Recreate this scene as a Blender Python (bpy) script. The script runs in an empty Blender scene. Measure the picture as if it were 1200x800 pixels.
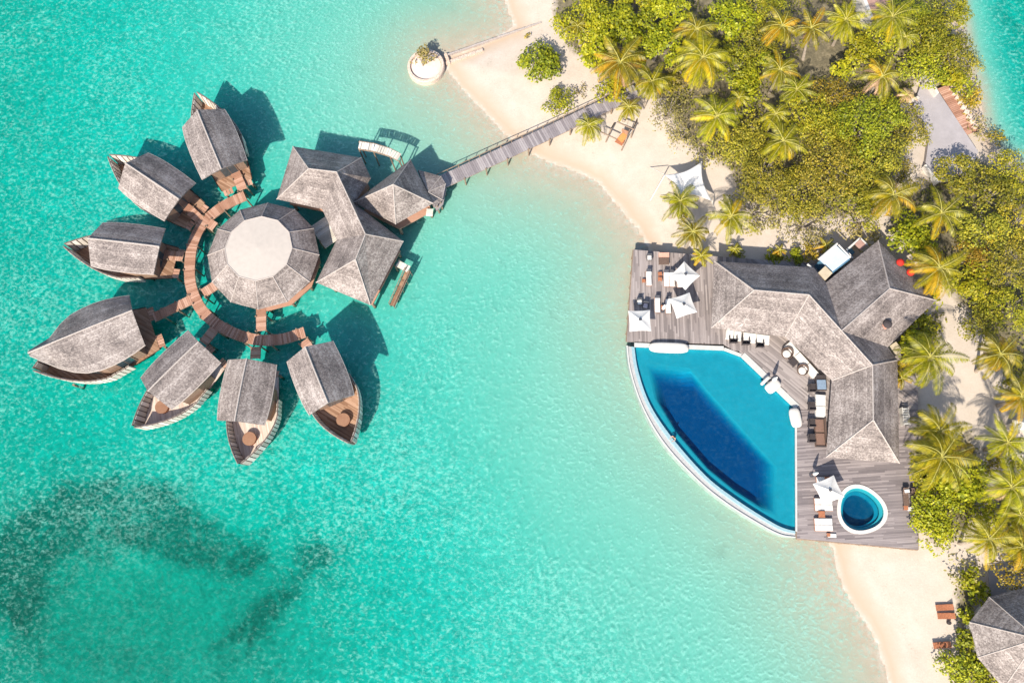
import bpy, math, random
import numpy as np
from mathutils import Vector, Matrix
random.seed(7); rng = np.random.default_rng(7)
R = math.radians
scene = bpy.context.scene
COL = scene.collection

# ------------------------------------------------------------------ camera
F = 967.0; NAD = (640.0, 650.0); H = 104.0
_d = Vector((NAD[0]-600, -(NAD[1]-400), -F)).normalized()
_zw = -_d
_yw = (Vector((0, 1, 0)) - _d*_d.y).normalized()
_xw = _yw.cross(_zw)
RC = Matrix((_xw, _yw, _zw))                 # camera -> world
def P(u, v, z=0.0):
    r = RC @ Vector((u-600, -(v-400), -F))
    t = (z-H)/r.z
    return Vector((r.x*t, r.y*t, z))
def P2(u, v, z=0.0):
    p = P(u, v, z); return (p.x, p.y)
cam = bpy.data.cameras.new('camera'); camo = bpy.data.objects.new('camera', cam)
COL.objects.link(camo)
camo.matrix_world = Matrix.Translation((0, 0, H)) @ RC.to_4x4()
cam.sensor_fit = 'HORIZONTAL'; cam.sensor_width = 36; cam.lens = 36*F/1200
cam.clip_start = 1; cam.clip_end = 8000
scene.camera = camo

# ------------------------------------------------------------------ light
SAZ, SEL = 202.0, 43.0
w = bpy.data.worlds.new('World'); scene.world = w; w.use_nodes = True
nt = w.node_tree; bg = nt.nodes['Background']
sky = nt.nodes.new('ShaderNodeTexSky'); sky.sky_type = 'NISHITA'; sky.sun_disc = False
sky.sun_elevation = R(SEL); sky.sun_rotation = R(SAZ)
nt.links.new(sky.outputs[0], bg.inputs[0]); bg.inputs[1].default_value = 0.14
sl = bpy.data.lights.new('sun', 'SUN'); so = bpy.data.objects.new('sun', sl); COL.objects.link(so)
sl.energy = 4.6; sl.angle = R(0.9); sl.color = (1.0, 0.93, 0.82)
tosun = Vector((math.sin(R(SAZ))*math.cos(R(SEL)), math.cos(R(SAZ))*math.cos(R(SEL)), math.sin(R(SEL))))
so.rotation_euler = tosun.to_track_quat('Z', 'Y').to_euler(); so.location = tosun*300
vs = scene.view_settings
vs.view_transform = 'Standard'; vs.look = 'None'; vs.exposure = 0.66; vs.gamma = 1.0; vs.use_curve_mapping = False
scene.cycles.transparent_max_bounces = 16
scene.cycles.max_bounces = 8

# ------------------------------------------------------------------ material helpers
class G:
    def __init__(s, name):
        s.m = bpy.data.materials.new(name); s.m.use_nodes = True
        s.t = s.m.node_tree; s.n = s.t.nodes; s.b = s.n['Principled BSDF']
        s.b.inputs['Roughness'].default_value = 0.85
        s.b.inputs['Specular IOR Level'].default_value = 0.25
        s.out = s.n['Material Output']
    def node(s, typ, ins=None, **kw):
        x = s.n.new(typ)
        for k, v in kw.items(): setattr(x, k, v)
        for k, v in (ins or {}).items():
            if isinstance(v, bpy.types.NodeSocket): s.t.links.new(v, x.inputs[k])
            else: x.inputs[k].default_value = v
        return x
    def math(s, op, a, b=None, c=None, clamp=False):
        i = {0: a}
        if b is not None: i[1] = b
        if c is not None: i[2] = c
        x = s.node('ShaderNodeMath', i, operation=op); x.use_clamp = clamp
        return x.outputs[0]
    def pos(s): return s.node('ShaderNodeNewGeometry').outputs['Position']
    def island(s): return s.node('ShaderNodeNewGeometry').outputs['Random Per Island']
    def noise(s, vec, scale, detail=3, rough=.6, dist=0.0):
        return s.node('ShaderNodeTexNoise', {'Vector': vec, 'Scale': scale, 'Detail': detail, 'Roughness': rough, 'Distortion': dist}).outputs['Fac']
    def ramp(s, fac, stops):
        x = s.node('ShaderNodeValToRGB', {0: fac}); cr = x.color_ramp
        while len(cr.elements) < len(stops): cr.elements.new(.5)
        for e, (p, c) in zip(cr.elements, stops):
            e.position = p; e.color = (c, c, c, 1) if not isinstance(c, tuple) else (*c, 1)
        return x.outputs[0]
    def mix(s, fac, a, b, mode='MIX'):
        x = s.node('ShaderNodeMix', data_type='RGBA', blend_type=mode)
        for i, v in ((0, fac), (6, a), (7, b)):
            if isinstance(v, bpy.types.NodeSocket): s.t.links.new(v, x.inputs[i])
            else: x.inputs[i].default_value = (*v, 1) if isinstance(v, tuple) else v
        return x.outputs[2]
    def color(s, c):
        if isinstance(c, bpy.types.NodeSocket): s.t.links.new(c, s.b.inputs['Base Color'])
        else: s.b.inputs['Base Color'].default_value = (*c, 1)
    def bump(s, h, strength=.4, dist=.05):
        x = s.node('ShaderNodeBump', {'Height': h, 'Strength': strength, 'Distance': dist})
        s.t.links.new(x.outputs[0], s.b.inputs['Normal'])

def simple(name, c, var=.18, scale=3.0, rough=.8, spec=.25):
    g = G(name); n = g.noise(g.pos(), scale, 4)
    lo = tuple(x*(1-var) for x in c); hi = tuple(min(1, x*(1+var)) for x in c)
    g.color(g.ramp(n, [(.3, lo), (.7, hi)])); g.b.inputs['Roughness'].default_value = rough
    g.b.inputs['Specular IOR Level'].default_value = spec
    return g.m

def shingle(name, c0, c1, c2):
    g = G(name); p = g.pos()
    v = g.node('ShaderNodeTexVoronoi', {'Vector': p, 'Scale': 6.5, 'Randomness': 1.0}, feature='F1')
    sep = g.node('ShaderNodeSeparateColor', {0: v.outputs['Color']}).outputs[0]
    n1 = g.noise(p, 7.0, 4, .7); n2 = g.noise(p, .35, 4, .6)
    z = g.node('ShaderNodeSeparateXYZ', {0: p}).outputs[2]
    cz = g.math('MULTIPLY', z, 1/0.17); fr = g.math('FRACT', cz)
    wn = g.node('ShaderNodeTexWhiteNoise', {'W': g.math('FLOOR', cz)}, noise_dimensions='1D').outputs[0]
    f = g.math('ADD', g.math('MULTIPLY', sep, .5), g.math('MULTIPLY', n1, .5))
    f = g.math('ADD', g.math('MULTIPLY', f, .72), g.math('MULTIPLY', wn, .20))
    f = g.math('ADD', f, g.math('MULTIPLY', g.math('SUBTRACT', n2, .5), .95))
    col = g.ramp(f, [(.05, c0), (.42, c1), (.80, c2)])
    edge = g.ramp(fr, [(0, .72), (.14, 1.0)])
    col = g.mix(1.0, col, edge, 'MULTIPLY')
    g.color(col); g.bump(g.math('ADD', sep, fr), .5, .05)
    return g.m

def planks(name, ang, width, c0, c1, c2):
    g = G(name); p = g.pos()
    mp = g.node('ShaderNodeMapping', {'Vector': p, 'Rotation': (0, 0, R(ang))}).outputs[0]
    s = g.node('ShaderNodeSeparateXYZ', {0: mp})
    a = g.math('MULTIPLY', s.outputs[1], 1/width); row = g.math('FLOOR', a); fr = g.math('FRACT', a)
    wr = g.node('ShaderNodeTexWhiteNoise', {'W': row}, noise_dimensions='1D').outputs[0]
    b = g.math('ADD', g.math('MULTIPLY', s.outputs[0], 1/3.4), g.math('MULTIPLY', wr, 7.3))
    brd = g.node('ShaderNodeCombineXYZ', {0: row, 1: g.math('FLOOR', b)}).outputs[0]
    wb = g.node('ShaderNodeTexWhiteNoise', {'Vector': brd}, noise_dimensions='2D').outputs[0]
    st = g.node('ShaderNodeMapping', {'Vector': mp, 'Scale': (.5, 9, 1)}).outputs[0]
    n = g.noise(st, 1.0, 4, .65); n2 = g.noise(p, .22, 4)
    f = g.math('ADD', g.math('MULTIPLY', wb, .45), g.math('MULTIPLY', n, .35))
    f = g.math('ADD', f, g.math('MULTIPLY', n2, .35))
    col = g.ramp(f, [(.3, c0), (.58, c1), (.85, c2)])
    gap = g.ramp(fr, [(0, .4), (.1, 1.0)])
    g.color(g.mix(1.0, col, gap, 'MULTIPLY')); g.bump(fr, .3, .02)
    return g.m

def boards_mat(name, c0, c1, c2):
    g = G(name); p = g.pos(); i = g.island(); n = g.noise(p, 2.5, 4, .7); n2 = g.noise(p, .4, 3)
    f = g.math('ADD', g.math('MULTIPLY', i, .5), g.math('ADD', g.math('MULTIPLY', n, .3), g.math('MULTIPLY', n2, .3)))
    g.color(g.ramp(f, [(.25, c0), (.55, c1), (.85, c2)])); return g.m

def leaf_mat(name, stops, trans=.2, rough=.5):
    g = G(name); i = g.island(); p = g.pos()
    n = g.noise(p, .75, 3)
    f = g.math('ADD', g.math('MULTIPLY', i, .52), g.math('MULTIPLY', n, .56))
    c = g.ramp(f, stops); ob = g.node('ShaderNodeObjectInfo').outputs['Random']
    hs = g.node('ShaderNodeHueSaturation', {'Hue': g.math('ADD', g.math('MULTIPLY', ob, .035), .478), 'Saturation': 1., 'Value': g.math('ADD', g.math('MULTIPLY', g.math('FRACT', g.math('MULTIPLY', ob, 7.31)), .46), .74), 'Fac': 1., 'Color': c})
    c = hs.outputs[0]; g.color(c); g.b.inputs['Roughness'].default_value = rough
    g.b.inputs['Specular IOR Level'].default_value = .3
    t = g.node('ShaderNodeBsdfTranslucent', {0: c})
    m = g.node('ShaderNodeMixShader', {0: trans, 1: g.b.outputs[0], 2: t.outputs[0]})
    g.t.links.new(m.outputs[0], g.out.inputs[0]); return g.m

M = {}
M['shingle'] = shingle('weathered_shingle', (.085, .07, .065), (.235, .193, .172), (.45, .385, .347))
M['shingle_cool'] = shingle('blue_grey_shingle', (.085, .071, .068), (.225, .187, .17), (.425, .368, .338))
M['ridge'] = simple('ridge_timber', (.42, .36, .32), .2, 5)
M['canvas'] = simple('roof_membrane', (.47, .41, .355), .05, 1.6)
M['deck_ns'] = planks('deck_boards_lengthwise', 90, .19, (.155, .13, .122), (.265, .222, .205), (.375, .32, .295))
M['deck_ew'] = planks('deck_boards_crosswise', -4, .19, (.14, .118, .117), (.235, .198, .19), (.34, .29, .275))
M['deck_dg'] = planks('deck_boards_diagonal', 42, .19, (.165, .14, .13), (.29, .245, .225), (.39, .335, .305))
M['jetty'] = boards_mat('jetty_boards', (.18, .155, .158), (.28, .245, .245), (.37, .33, .32))
M['redwood'] = boards_mat('walkway_boards', (.28, .135, .085), (.42, .225, .15), (.54, .33, .24))
M['brown'] = boards_mat('oiled_timber', (.15, .075, .045), (.27, .14, .085), (.4, .24, .15))
M['bow'] = planks('bow_deck_boards', 30, .16, (.20, .105, .06), (.32, .185, .115), (.44, .28, .19))
M['bow_pale'] = planks('pale_bow_deck_boards', 75, .16, (.44, .33, .26), (.58, .46, .38), (.70, .58, .49))
M['slat'] = boards_mat('pale_slats', (.42, .37, .31), (.62, .56, .48), (.76, .70, .62))
M['hull'] = boards_mat('hull_timber', (.10, .075, .06), (.17, .13, .11), (.26, .21, .18))
M['post'] = simple('post_timber', (.24, .17, .12), .3, 4)
M['wall'] = simple('plaster_wall', (.62, .56, .48), .1, 1.5)
M['wallwood'] = simple('timber_wall', (.26, .17, .12), .25, 4)
M['glass'] = simple('window_glass', (.04, .06, .07), .2, 1, .08, .6)
M['frame'] = simple('window_frame', (.22, .14, .1), .2, 5)
M['white'] = simple('white_fabric', (.64, .61, .565), .05, 4)
M['whitewall'] = simple('white_render', (.60, .56, .505), .06, 2)
M['coping'] = simple('pale_coping', (.50, .485, .45), .08, 3)
M['dark'] = simple('dark_wicker', (.055, .045, .045), .4, 12)
M['charcoal'] = simple('charcoal_cloth', (.07, .07, .08), .2, 6)
M['wicker'] = simple('brown_wicker', (.13, .085, .065), .4, 12)
M['teak'] = simple('teak', (.36, .14, .07), .25, 8)
M['tan'] = simple('tan_roof_sheet', (.50, .41, .28), .12, 2)
M['pink'] = simple('faded_terracotta_roof', (.40, .24, .19), .15, 2)
M['terracotta'] = simple('terracotta', (.52, .27, .20), .15, 5)
M['red'] = simple('red_cap_paint', (.55, .03, .02), .2, 5)
M['panel'] = simple('frosted_glass_sheet', (.50, .58, .66), .06, 1.2, .25, .5)
M['bluewall'] = simple('blue_wall', (.07, .16, .24), .2, 2)
M['concrete'] = simple('grey_paving', (.36, .325, .32), .09, .8)
M['stone'] = simple('coral_stone', (.58, .45, .36), .3, 5)
M['metal'] = simple('steel', (.5, .5, .5), .1, 3, .35, .5)
M['bark'] = simple('bark', (.28, .235, .19), .35, 6)
M['palmbark'] = simple('palm_trunk', (.34, .28, .22), .3, 5)
M['skin'] = simple('skin', (.55, .34, .25), .06, 5, .5)
M['hair'] = simple('dark_hair', (.03, .02, .015), .3, 20, .5)
M['swim'] = simple('dark_swimwear', (.03, .04, .08), .2, 8)
M['coconut'] = simple('coconut_husk', (.30, .26, .05), .3, 4)
# foliage
M['lime'] = leaf_mat('lime_leaves', [(.1, (.085, .115, .006)), (.42, (.24, .262, .008)), (.85, (.48, .435, .016))])
M['olive'] = leaf_mat('olive_leaves', [(.1, (.038, .05, .006)), (.42, (.185, .185, .014)), (.85, (.47, .39, .035))])
M['moss'] = leaf_mat('mossy_leaves', [(.1, (.042, .064, .006)), (.42, (.20, .225, .010)), (.85, (.46, .42, .022))])
M['grey'] = leaf_mat('greyish_leaves', [(.1, (.10, .10, .025)), (.45, (.25, .225, .055)), (.85, (.47, .40, .12))])
M['amber'] = leaf_mat('amber_leaves', [(.1, (.12, .12, .012)), (.45, (.30, .245, .015)), (.85, (.55, .36, .03))])
M['litter'] = leaf_mat('undergrowth_leaves', [(.1, (.06, .068, .014)), (.5, (.17, .17, .025)), (.85, (.34, .29, .06))])
M['palm'] = leaf_mat('palm_leaflets', [(.1, (.075, .098, .005)), (.45, (.235, .228, .006)), (.85, (.50, .415, .012))], .25, .4)
M['palm2'] = leaf_mat('yellowing_palm_leaflets', [(.1, (.24, .175, .006)), (.45, (.48, .33, .008)), (.85, (.70, .47, .02))], .25, .45)
M['palm3'] = leaf_mat('dry_palm_leaflets', [(.1, (.28, .17, .07)), (.45, (.48, .31, .16)), (.85, (.66, .48, .29))], .2, .6)
M['rachis'] = simple('frond_stem', (.45, .40, .10), .2, 5)

# ------------------------------------------------------------------ mesh helpers
class MB:
    def __init__(s): s.v = []; s.f = []
    def add(s, vs, fs):
        k = len(s.v); s.v += [tuple(x) for x in vs]; s.f += [tuple(i+k for i in f) for f in fs]; return s
    def box(s, c, d, rz=0.0, rx=0.0):
        m = Matrix.Rotation(rz, 3, 'Z') @ Matrix.Rotation(rx, 3, 'X')
        hx, hy, hz = d[0]/2, d[1]/2, d[2]/2; c = Vector(c)
        vs = [c + m @ Vector((x*hx, y*hy, z*hz)) for x, y, z in
              ((-1,-1,-1),(1,-1,-1),(1,1,-1),(-1,1,-1),(-1,-1,1),(1,-1,1),(1,1,1),(-1,1,1))]
        return s.add(vs, [(0,3,2,1),(4,5,6,7),(0,1,5,4),(1,2,6,5),(2,3,7,6),(3,0,4,7)])
    def prism(s, poly, z0, z1):
        n = len(poly)
        if area(poly) < 0: poly = poly[::-1]
        vs = [(p[0], p[1], z0) for p in poly] + [(p[0], p[1], z1) for p in poly]
        fs = [tuple(range(n-1, -1, -1)), tuple(range(n, 2*n))]
        fs += [(i, (i+1) % n, n+(i+1) % n, n+i) for i in range(n)]
        return s.add(vs, fs)
    def ringprism(s, outer, inner, z0, z1):          # same vertex count
        n = len(outer)
        vs = [(*p, z1) for p in outer]+[(*p, z1) for p in inner]+[(*p, z0) for p in outer]+[(*p, z0) for p in inner]
        fs = []
        for i in range(n):
            j = (i+1) % n
            fs += [(i, j, n+j, n+i), (2*n+i, 2*n+j, j, i), (n+i, n+j, 3*n+j, 3*n+i)]
        return s.add(vs, fs)
    def tube(s, pts, rads, n=8):
        pts = [Vector(p) for p in pts]
        if not isinstance(rads, (list, tuple)): rads = [rads]*len(pts)
        vs = []
        for i, p in enumerate(pts):
            t = (pts[min(i+1, len(pts)-1)]-pts[max(i-1, 0)]).normalized()
            a = t.cross(Vector((0, 0, 1)) if abs(t.z) < .95 else Vector((1, 0, 0))).normalized(); b = t.cross(a)
            for k in range(n):
                an = 2*math.pi*k/n; vs.append(p + (a*math.cos(an)+b*math.sin(an))*rads[i])
        fs = []
        for i in range(len(pts)-1):
            for k in range(n):
                fs.append((i*n+k, i*n+(k+1) % n, (i+1)*n+(k+1) % n, (i+1)*n+k))
        fs += [tuple(range(n-1, -1, -1)), tuple(range((len(pts)-1)*n, len(pts)*n))]
        return s.add(vs, fs)
    def lathe(s, prof, c=(0, 0, 0), n=20, sx=1, sy=1):
        vs = []
        for r, z in prof:
            for k in range(n):
                a = 2*math.pi*k/n; vs.append((c[0]+r*math.cos(a)*sx, c[1]+r*math.sin(a)*sy, c[2]+z))
        fs = []
        for i in range(len(prof)-1):
            for k in range(n): fs.append((i*n+k, i*n+(k+1) % n, (i+1)*n+(k+1) % n, (i+1)*n+k))
        fs += [tuple(range(n-1, -1, -1)), tuple(range((len(prof)-1)*n, len(prof)*n))]
        return s.add(vs, fs)
    def grid(s, rows):
        n = len(rows[0]); vs = [p for r in rows for p in r]
        fs = [(i*n+j, i*n+j+1, (i+1)*n+j+1, (i+1)*n+j) for i in range(len(rows)-1) for j in range(n-1)]
        return s.add(vs, fs)
def area(p): return .5*sum(p[i][0]*p[(i+1) % len(p)][1]-p[(i+1) % len(p)][0]*p[i][1] for i in range(len(p)))
def offset(poly, d):                                 # d>0 shrinks
    if area(poly) < 0: poly = poly[::-1]
    n = len(poly); out = []
    for i in range(n):
        a, b, c = Vector(poly[i-1]), Vector(poly[i]), Vector(poly[(i+1) % n])
        e1, e2 = (b-a).normalized(), (c-b).normalized()
        n1, n2 = Vector((-e1.y, e1.x)), Vector((-e2.y, e2.x))
        k = 1+n1.dot(n2); k = max(k, .35)
        q = b+(n1+n2)*(d/k); out.append((q.x, q.y))
    return out
ROOT = {}
def root_loc(o):
    while o.parent: o = o.parent
    return ROOT.get(o.name, Vector((0, 0, 0)))
def thing(name, label, cat, loc=(0, 0, 0), group=None):
    o = bpy.data.objects.new(name, None); COL.objects.link(o); o.empty_display_size = .3
    o.location = loc; ROOT[o.name] = Vector(loc); o['label'] = label; o['category'] = cat
    if group: o['group'] = group
    return o
def part(name, mb, mat, parent=None, bevel=0, solid=0, smooth=False, label=None, extra=None):
    me = bpy.data.meshes.new(name)
    off = root_loc(parent) if parent else Vector((0, 0, 0))
    me.from_pydata([(x-off.x, y-off.y, z-off.z) for x, y, z in mb.v], [], mb.f); me.update()
    for mm in ([mat] if not isinstance(mat, list) else mat): me.materials.append(M[mm] if isinstance(mm, str) else mm)
    if smooth: me.polygons.foreach_set('use_smooth', [True]*len(me.polygons))
    o = bpy.data.objects.new(name, me); COL.objects.link(o)
    if parent: o.parent = parent
    if label: o['label'] = label
    if solid:
        s = o.modifiers.new('solid', 'SOLIDIFY'); s.thickness = solid; s.offset = -1
    if bevel:
        b = o.modifiers.new('bevel', 'BEVEL'); b.width = bevel; b.segments = 2; b.limit_method = 'ANGLE'
    return o
def single(name, mb, mat, label, cat, group=None, **kw):
    c = np.array(mb.v); loc = Vector((float(c[:, 0].mean()), float(c[:, 1].mean()), float(c[:, 2].min())))
    mb.v = [(x-loc.x, y-loc.y, z-loc.z) for x, y, z in mb.v]
    o = part(name, mb, mat, **kw); o.location = loc; o['label'] = label; o['category'] = cat
    if group: o['group'] = group
    return o
def structure(o): o['kind'] = 'structure'; return o
def copy_tree(o, parent=None):
    c = o.copy(); COL.objects.link(c)
    if parent: c.parent = parent
    for ch in o.children: copy_tree(ch, c)
    return c
class Proto:                                         # first use moves the prototype, later uses copy it
    def __init__(s, root): s.root = root; s.used = False
    def place(s, loc, rz, label, group=None, scale=1.0):
        o = s.root
        if s.used: o = copy_tree(s.root)
        s.used = True
        o.location = loc; o.rotation_euler = (0, 0, rz); o.scale = (scale,)*3; o['label'] = label
        if group: o['group'] = group
        return o
def quadmesh(name, V, mats, idx=None):               # V: (N,4,3)
    n = len(V); me = bpy.data.meshes.new(name)
    me.vertices.add(n*4); me.vertices.foreach_set('co', np.ascontiguousarray(V, dtype=np.float32).ravel())
    me.loops.add(n*4); me.loops.foreach_set('vertex_index', np.arange(n*4, dtype=np.int32))
    me.polygons.add(n); me.polygons.foreach_set('loop_start', np.arange(0, n*4, 4, dtype=np.int32))
    me.update(calc_edges=True)
    for m in mats: me.materials.append(M[m])
    if idx is not None: me.polygons.foreach_set('material_index', np.asarray(idx, dtype=np.int32))
    me.validate(); return me
def leaves(C, N, S, asp=.6):                         # rhombic leaf quads, centres C, normals N, sizes S
    N = N/np.linalg.norm(N, axis=1, keepdims=True)
    t = rng.normal(size=C.shape); t -= N*(t*N).sum(1, keepdims=True); t /= np.linalg.norm(t, axis=1, keepdims=True)
    b = np.cross(N, t); S = S[:, None]
    return np.stack([C+t*S*.5, C+b*S*.5*asp, C-t*S*.5, C-b*S*.5*asp], 1)
def inside(poly, x, y):
    c = np.zeros(x.shape, bool); n = len(poly)
    for i in range(n):
        x1, y1 = poly[i]; x2, y2 = poly[(i+1) % n]
        if y1 == y2: continue
        k = ((y1 > y) != (y2 > y)) & (x < (x2-x1)*(y-y1)/(y2-y1)+x1); c ^= k
    return c
def sdist(poly, x, y, closed=True):                  # positive inside
    d = np.full(x.shape, 1e9); n = len(poly)
    for i in range(n if closed else n-1):
        x1, y1 = poly[i]; x2, y2 = poly[(i+1) % n]; dx, dy = x2-x1, y2-y1
        t = np.clip(((x-x1)*dx+(y-y1)*dy)/(dx*dx+dy*dy+1e-9), 0, 1)
        d = np.minimum(d, np.hypot(x-x1-t*dx, y-y1-t*dy))
    return np.where(inside(poly, x, y), d, -d) if closed else d
def spline(pts, n=8, closed=False):
    out = []; m = len(pts); pts = [Vector(p) for p in pts]
    for i in range(m if closed else m-1):
        p0 = pts[i-1] if (i > 0 or closed) else pts[0]; p1 = pts[i]; p2 = pts[(i+1) % m]
        p3 = pts[(i+2) % m] if (i+2 < m or closed) else pts[-1]
        for k in range(n):
            t = k/n
            out.append(.5*((2*p1)+(p2-p0)*t+(2*p0-5*p1+4*p2-p3)*t*t+(3*p1-p0-3*p2+p3)*t**3))
    if not closed: out.append(pts[-1])
    return out
def px(poly, z): return [P2(u, v, z) for u, v in poly]

# ------------------------------------------------------------------ terrain + lagoon bed
ISL = px([(588,-200),(592,0),(602,30),(580,46),(545,60),(524,66),(524,80),(545,104),(566,128),(590,156),(625,180),(665,194),(700,214),(727,240),
          (748,268),(760,292),(765,330),(800,390),(880,500),(935,590),(972,636),(984,680),(1008,718),(1028,752),(1046,800),(1075,900),(1100,1100),
          (1700,1100),(1700,250),(1300,215),(1200,197),(1172,182),(1152,146),(1141,92),(1131,46),(1124,0),(1112,-200)], 0)
VEG = [px(p, .8) for p in [
  [(645,-40),(648,20),(662,52),(694,82),(716,104),(742,100),(775,120),(800,165),(822,182),(850,196),(872,232),(905,250),(960,258),(1020,256),(1040,225),(1072,160),(1056,124),(1084,84),(1128,130),(1120,60),(1112,-40)],
  [(1098,206),(1150,182),(1200,200),(1300,220),(1300,480),(1196,482),(1172,440),(1156,405),(1130,368),(1112,345),(1078,300),(1036,268),(1050,225)],
  [(1058,392),(1098,362),(1108,372),(1100,420),(1072,450),(1056,440)],
  [(1082,520),(1140,500),(1150,560),(1142,622),(1100,642),(1078,622)],
  [(1166,560),(1300,530),(1300,720),(1185,668),(1158,620)],
  [(1118,690),(1142,672),(1152,700),(1136,730),(1156,775),(1190,810),(1200,880),(1106,880),(1122,760)]]]
def axis(lo, hi, step, far):
    a = list(np.arange(lo, hi+1e-6, step)); s = step; x = hi; up = []
    while x < far: s *= 1.45; x += s; up.append(x)
    s = step; x = lo; dn = []
    while x > -far: s *= 1.45; x -= s; dn.append(x)
    return np.array(dn[::-1]+a+up)
gx = axis(-92, 82, .6, 2600); gy = axis(-36, 92, .6, 2600)
X, Y = np.meshgrid(gx, gy)
sd = sdist(ISL, X, Y)
def vnoise(x, y, s, seed):
    r = np.random.default_rng(seed); z = np.zeros_like(x); 
    for k in range(7):
        a = r.uniform(0, 6.28); f = s*r.uniform(.5, 1.8); ph = r.uniform(0, 6.28)
        z += np.sin((x*math.cos(a)+y*math.sin(a))*f+ph)*.38
    return z/1.6
sd = sd+.35*vnoise(X, Y, .45, 5)+.07*vnoise(X, Y, 1.3, 6)
nz = vnoise(X, Y, .12, 3)
dw = np.maximum(-sd, 0)
depth = np.interp(dw+nz*1.2*np.minimum(dw/8, 1), [0, 3, 8, 15, 26, 40, 60, 90, 400], [0, .035, .11, .22, .40, .76, 1.35, 2.05, 2.7])
# east side of the island drops faster; the lower left of the lagoon is deeper
pe = P(1122, 60); east = np.clip((X-pe.x)/3, 0, 1)*np.clip((Y-P(1150, 260).y)/6, 0, 1)
depth = depth*(1-east)+east*np.interp(dw, [0, 1.5, 4, 8, 16, 40], [0, .12, .5, 1.3, 2.1, 3.0])
pc = P(150, 740); bl = np.exp(-(((X-pc.x)/26)**2+((Y-pc.y)/15)**2))
depth = depth+bl*2.1
pr = P(60, 330); depth += .35*np.exp(-(((X-pr.x)/26)**2+((Y-pr.y)/30)**2))
depth = depth*(1+.10*nz*np.clip(dw/10, 0, 1))
land = np.interp(np.maximum(sd, 0), [0, 2.5, 6, 12, 30, 400], [0, .22, .5, .8, 1.1, 1.2])+.06*vnoise(X, Y, .5, 9)*np.clip(sd/5, 0, 1)
Z = np.where(sd > 0, land, -depth)
veg = np.full(X.shape, -1e9)
for p in VEG: veg = np.maximum(veg, sdist(p, X, Y))
veg = np.clip((veg+1.2)/3.0, 0, 1)
# seagrass patches
sg = np.zeros(X.shape)
for u, v, a, b, rot, s in [(178,612,11,3.6,-25,1.),(150,600,7,3,10,.8),(225,636,8,3,-20,.8),(60,640,8,3,35,.7),(8,655,4,5,0,1.),(20,720,4,7,15,.8),(335,692,8,2.2,40,.85),(285,740,6,2,30,.45),
                        (100,660,7,3,30,.5),(270,640,9,3,-10,.5),(105,585,9,2.5,10,.5), (395,655,7,2.5,-30,.4), (310,765,6,3.5,20,.38), (120,775,7,2.5,-10,.34), (250,700,4,2.5,0,.34), (60,585,6,2.5,60,.5), (430,720,5,2,50,.3),(1180,20,5,6,0,.35)]:
    c = P(u, v, -2.5); ca, sa = math.cos(R(rot)), math.sin(R(rot)); dx, dy = X-c.x, Y-c.y
    sg += s*np.exp(-(((dx*ca+dy*sa)/a)**2+((-dx*sa+dy*ca)/b)**2))
sg = np.clip(sg, 0, 1)
n0, n1 = X.shape
me = bpy.data.meshes.new('ground')
me.vertices.add(n0*n1); me.vertices.foreach_set('co', np.stack([X, Y, Z], -1).astype(np.float32).ravel())
ii = np.arange((n0-1)*(n1-1)); r_, c_ = ii//(n1-1), ii % (n1-1); b0 = r_*n1+c_
q = np.stack([b0, b0+1, b0+n1+1, b0+n1], 1).astype(np.int32)
me.loops.add(q.size); me.loops.foreach_set('vertex_index', q.ravel())
me.polygons.add(len(q)); me.polygons.foreach_set('loop_start', np.arange(0, q.size, 4, dtype=np.int32))
me.update(calc_edges=True); me.polygons.foreach_set('use_smooth', np.ones(len(q), bool))
for nm, arr in (('veg', veg), ('seagrass', sg)):
    at = me.attributes.new(nm, 'FLOAT', 'POINT'); at.data.foreach_set('value', arr.astype(np.float32).ravel())
g = G('sand_and_lagoon_bed'); p = g.pos()
z = g.node('ShaderNodeSeparateXYZ', {0: p}).outputs[2]
sand = g.ramp(g.noise(p, .5, 5, .65), [(.3, (.50, .42, .335)), (.55, (.545, .46, .375)), (.75, (.58, .495, .41))])
fine = g.ramp(g.noise(p, 6, 3, .8), [(.3, .9), (.7, 1.06)])
sand = g.mix(1., sand, fine, 'MULTIPLY')
wet = g.ramp(g.math('ADD', z, g.math('MULTIPLY', g.noise(p, .35, 3), .12)), [(.02, .35), (.12, 1.), (.30, 0.)])
sand = g.mix(wet, sand, (.48, .365, .265))
# bed: sand mottled with painted caustic light, stronger away from the beach
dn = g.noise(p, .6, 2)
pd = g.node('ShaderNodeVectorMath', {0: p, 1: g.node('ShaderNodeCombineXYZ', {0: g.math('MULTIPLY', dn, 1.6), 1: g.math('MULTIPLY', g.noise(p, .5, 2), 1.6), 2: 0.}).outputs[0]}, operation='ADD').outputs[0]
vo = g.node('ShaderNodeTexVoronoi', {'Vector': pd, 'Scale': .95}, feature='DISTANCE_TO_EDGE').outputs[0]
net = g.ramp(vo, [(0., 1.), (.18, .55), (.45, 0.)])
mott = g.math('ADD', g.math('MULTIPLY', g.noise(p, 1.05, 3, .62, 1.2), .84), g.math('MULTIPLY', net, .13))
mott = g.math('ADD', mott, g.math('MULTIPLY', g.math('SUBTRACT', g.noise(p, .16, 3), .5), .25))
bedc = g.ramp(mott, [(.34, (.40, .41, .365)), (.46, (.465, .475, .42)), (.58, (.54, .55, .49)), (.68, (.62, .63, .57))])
amt = g.ramp(g.math('MULTIPLY', z, -1.), [(.15, .12), (.6, .38), (1., 1.)])
am2 = g.node('ShaderNodeMapRange', {0: g.math('MULTIPLY', z, -1.), 1: .12, 2: 1.1, 3: .08, 4: 1.0}).outputs[0]
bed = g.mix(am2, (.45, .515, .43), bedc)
sga = g.node('ShaderNodeAttribute', attribute_name='seagrass').outputs['Fac']
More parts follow.
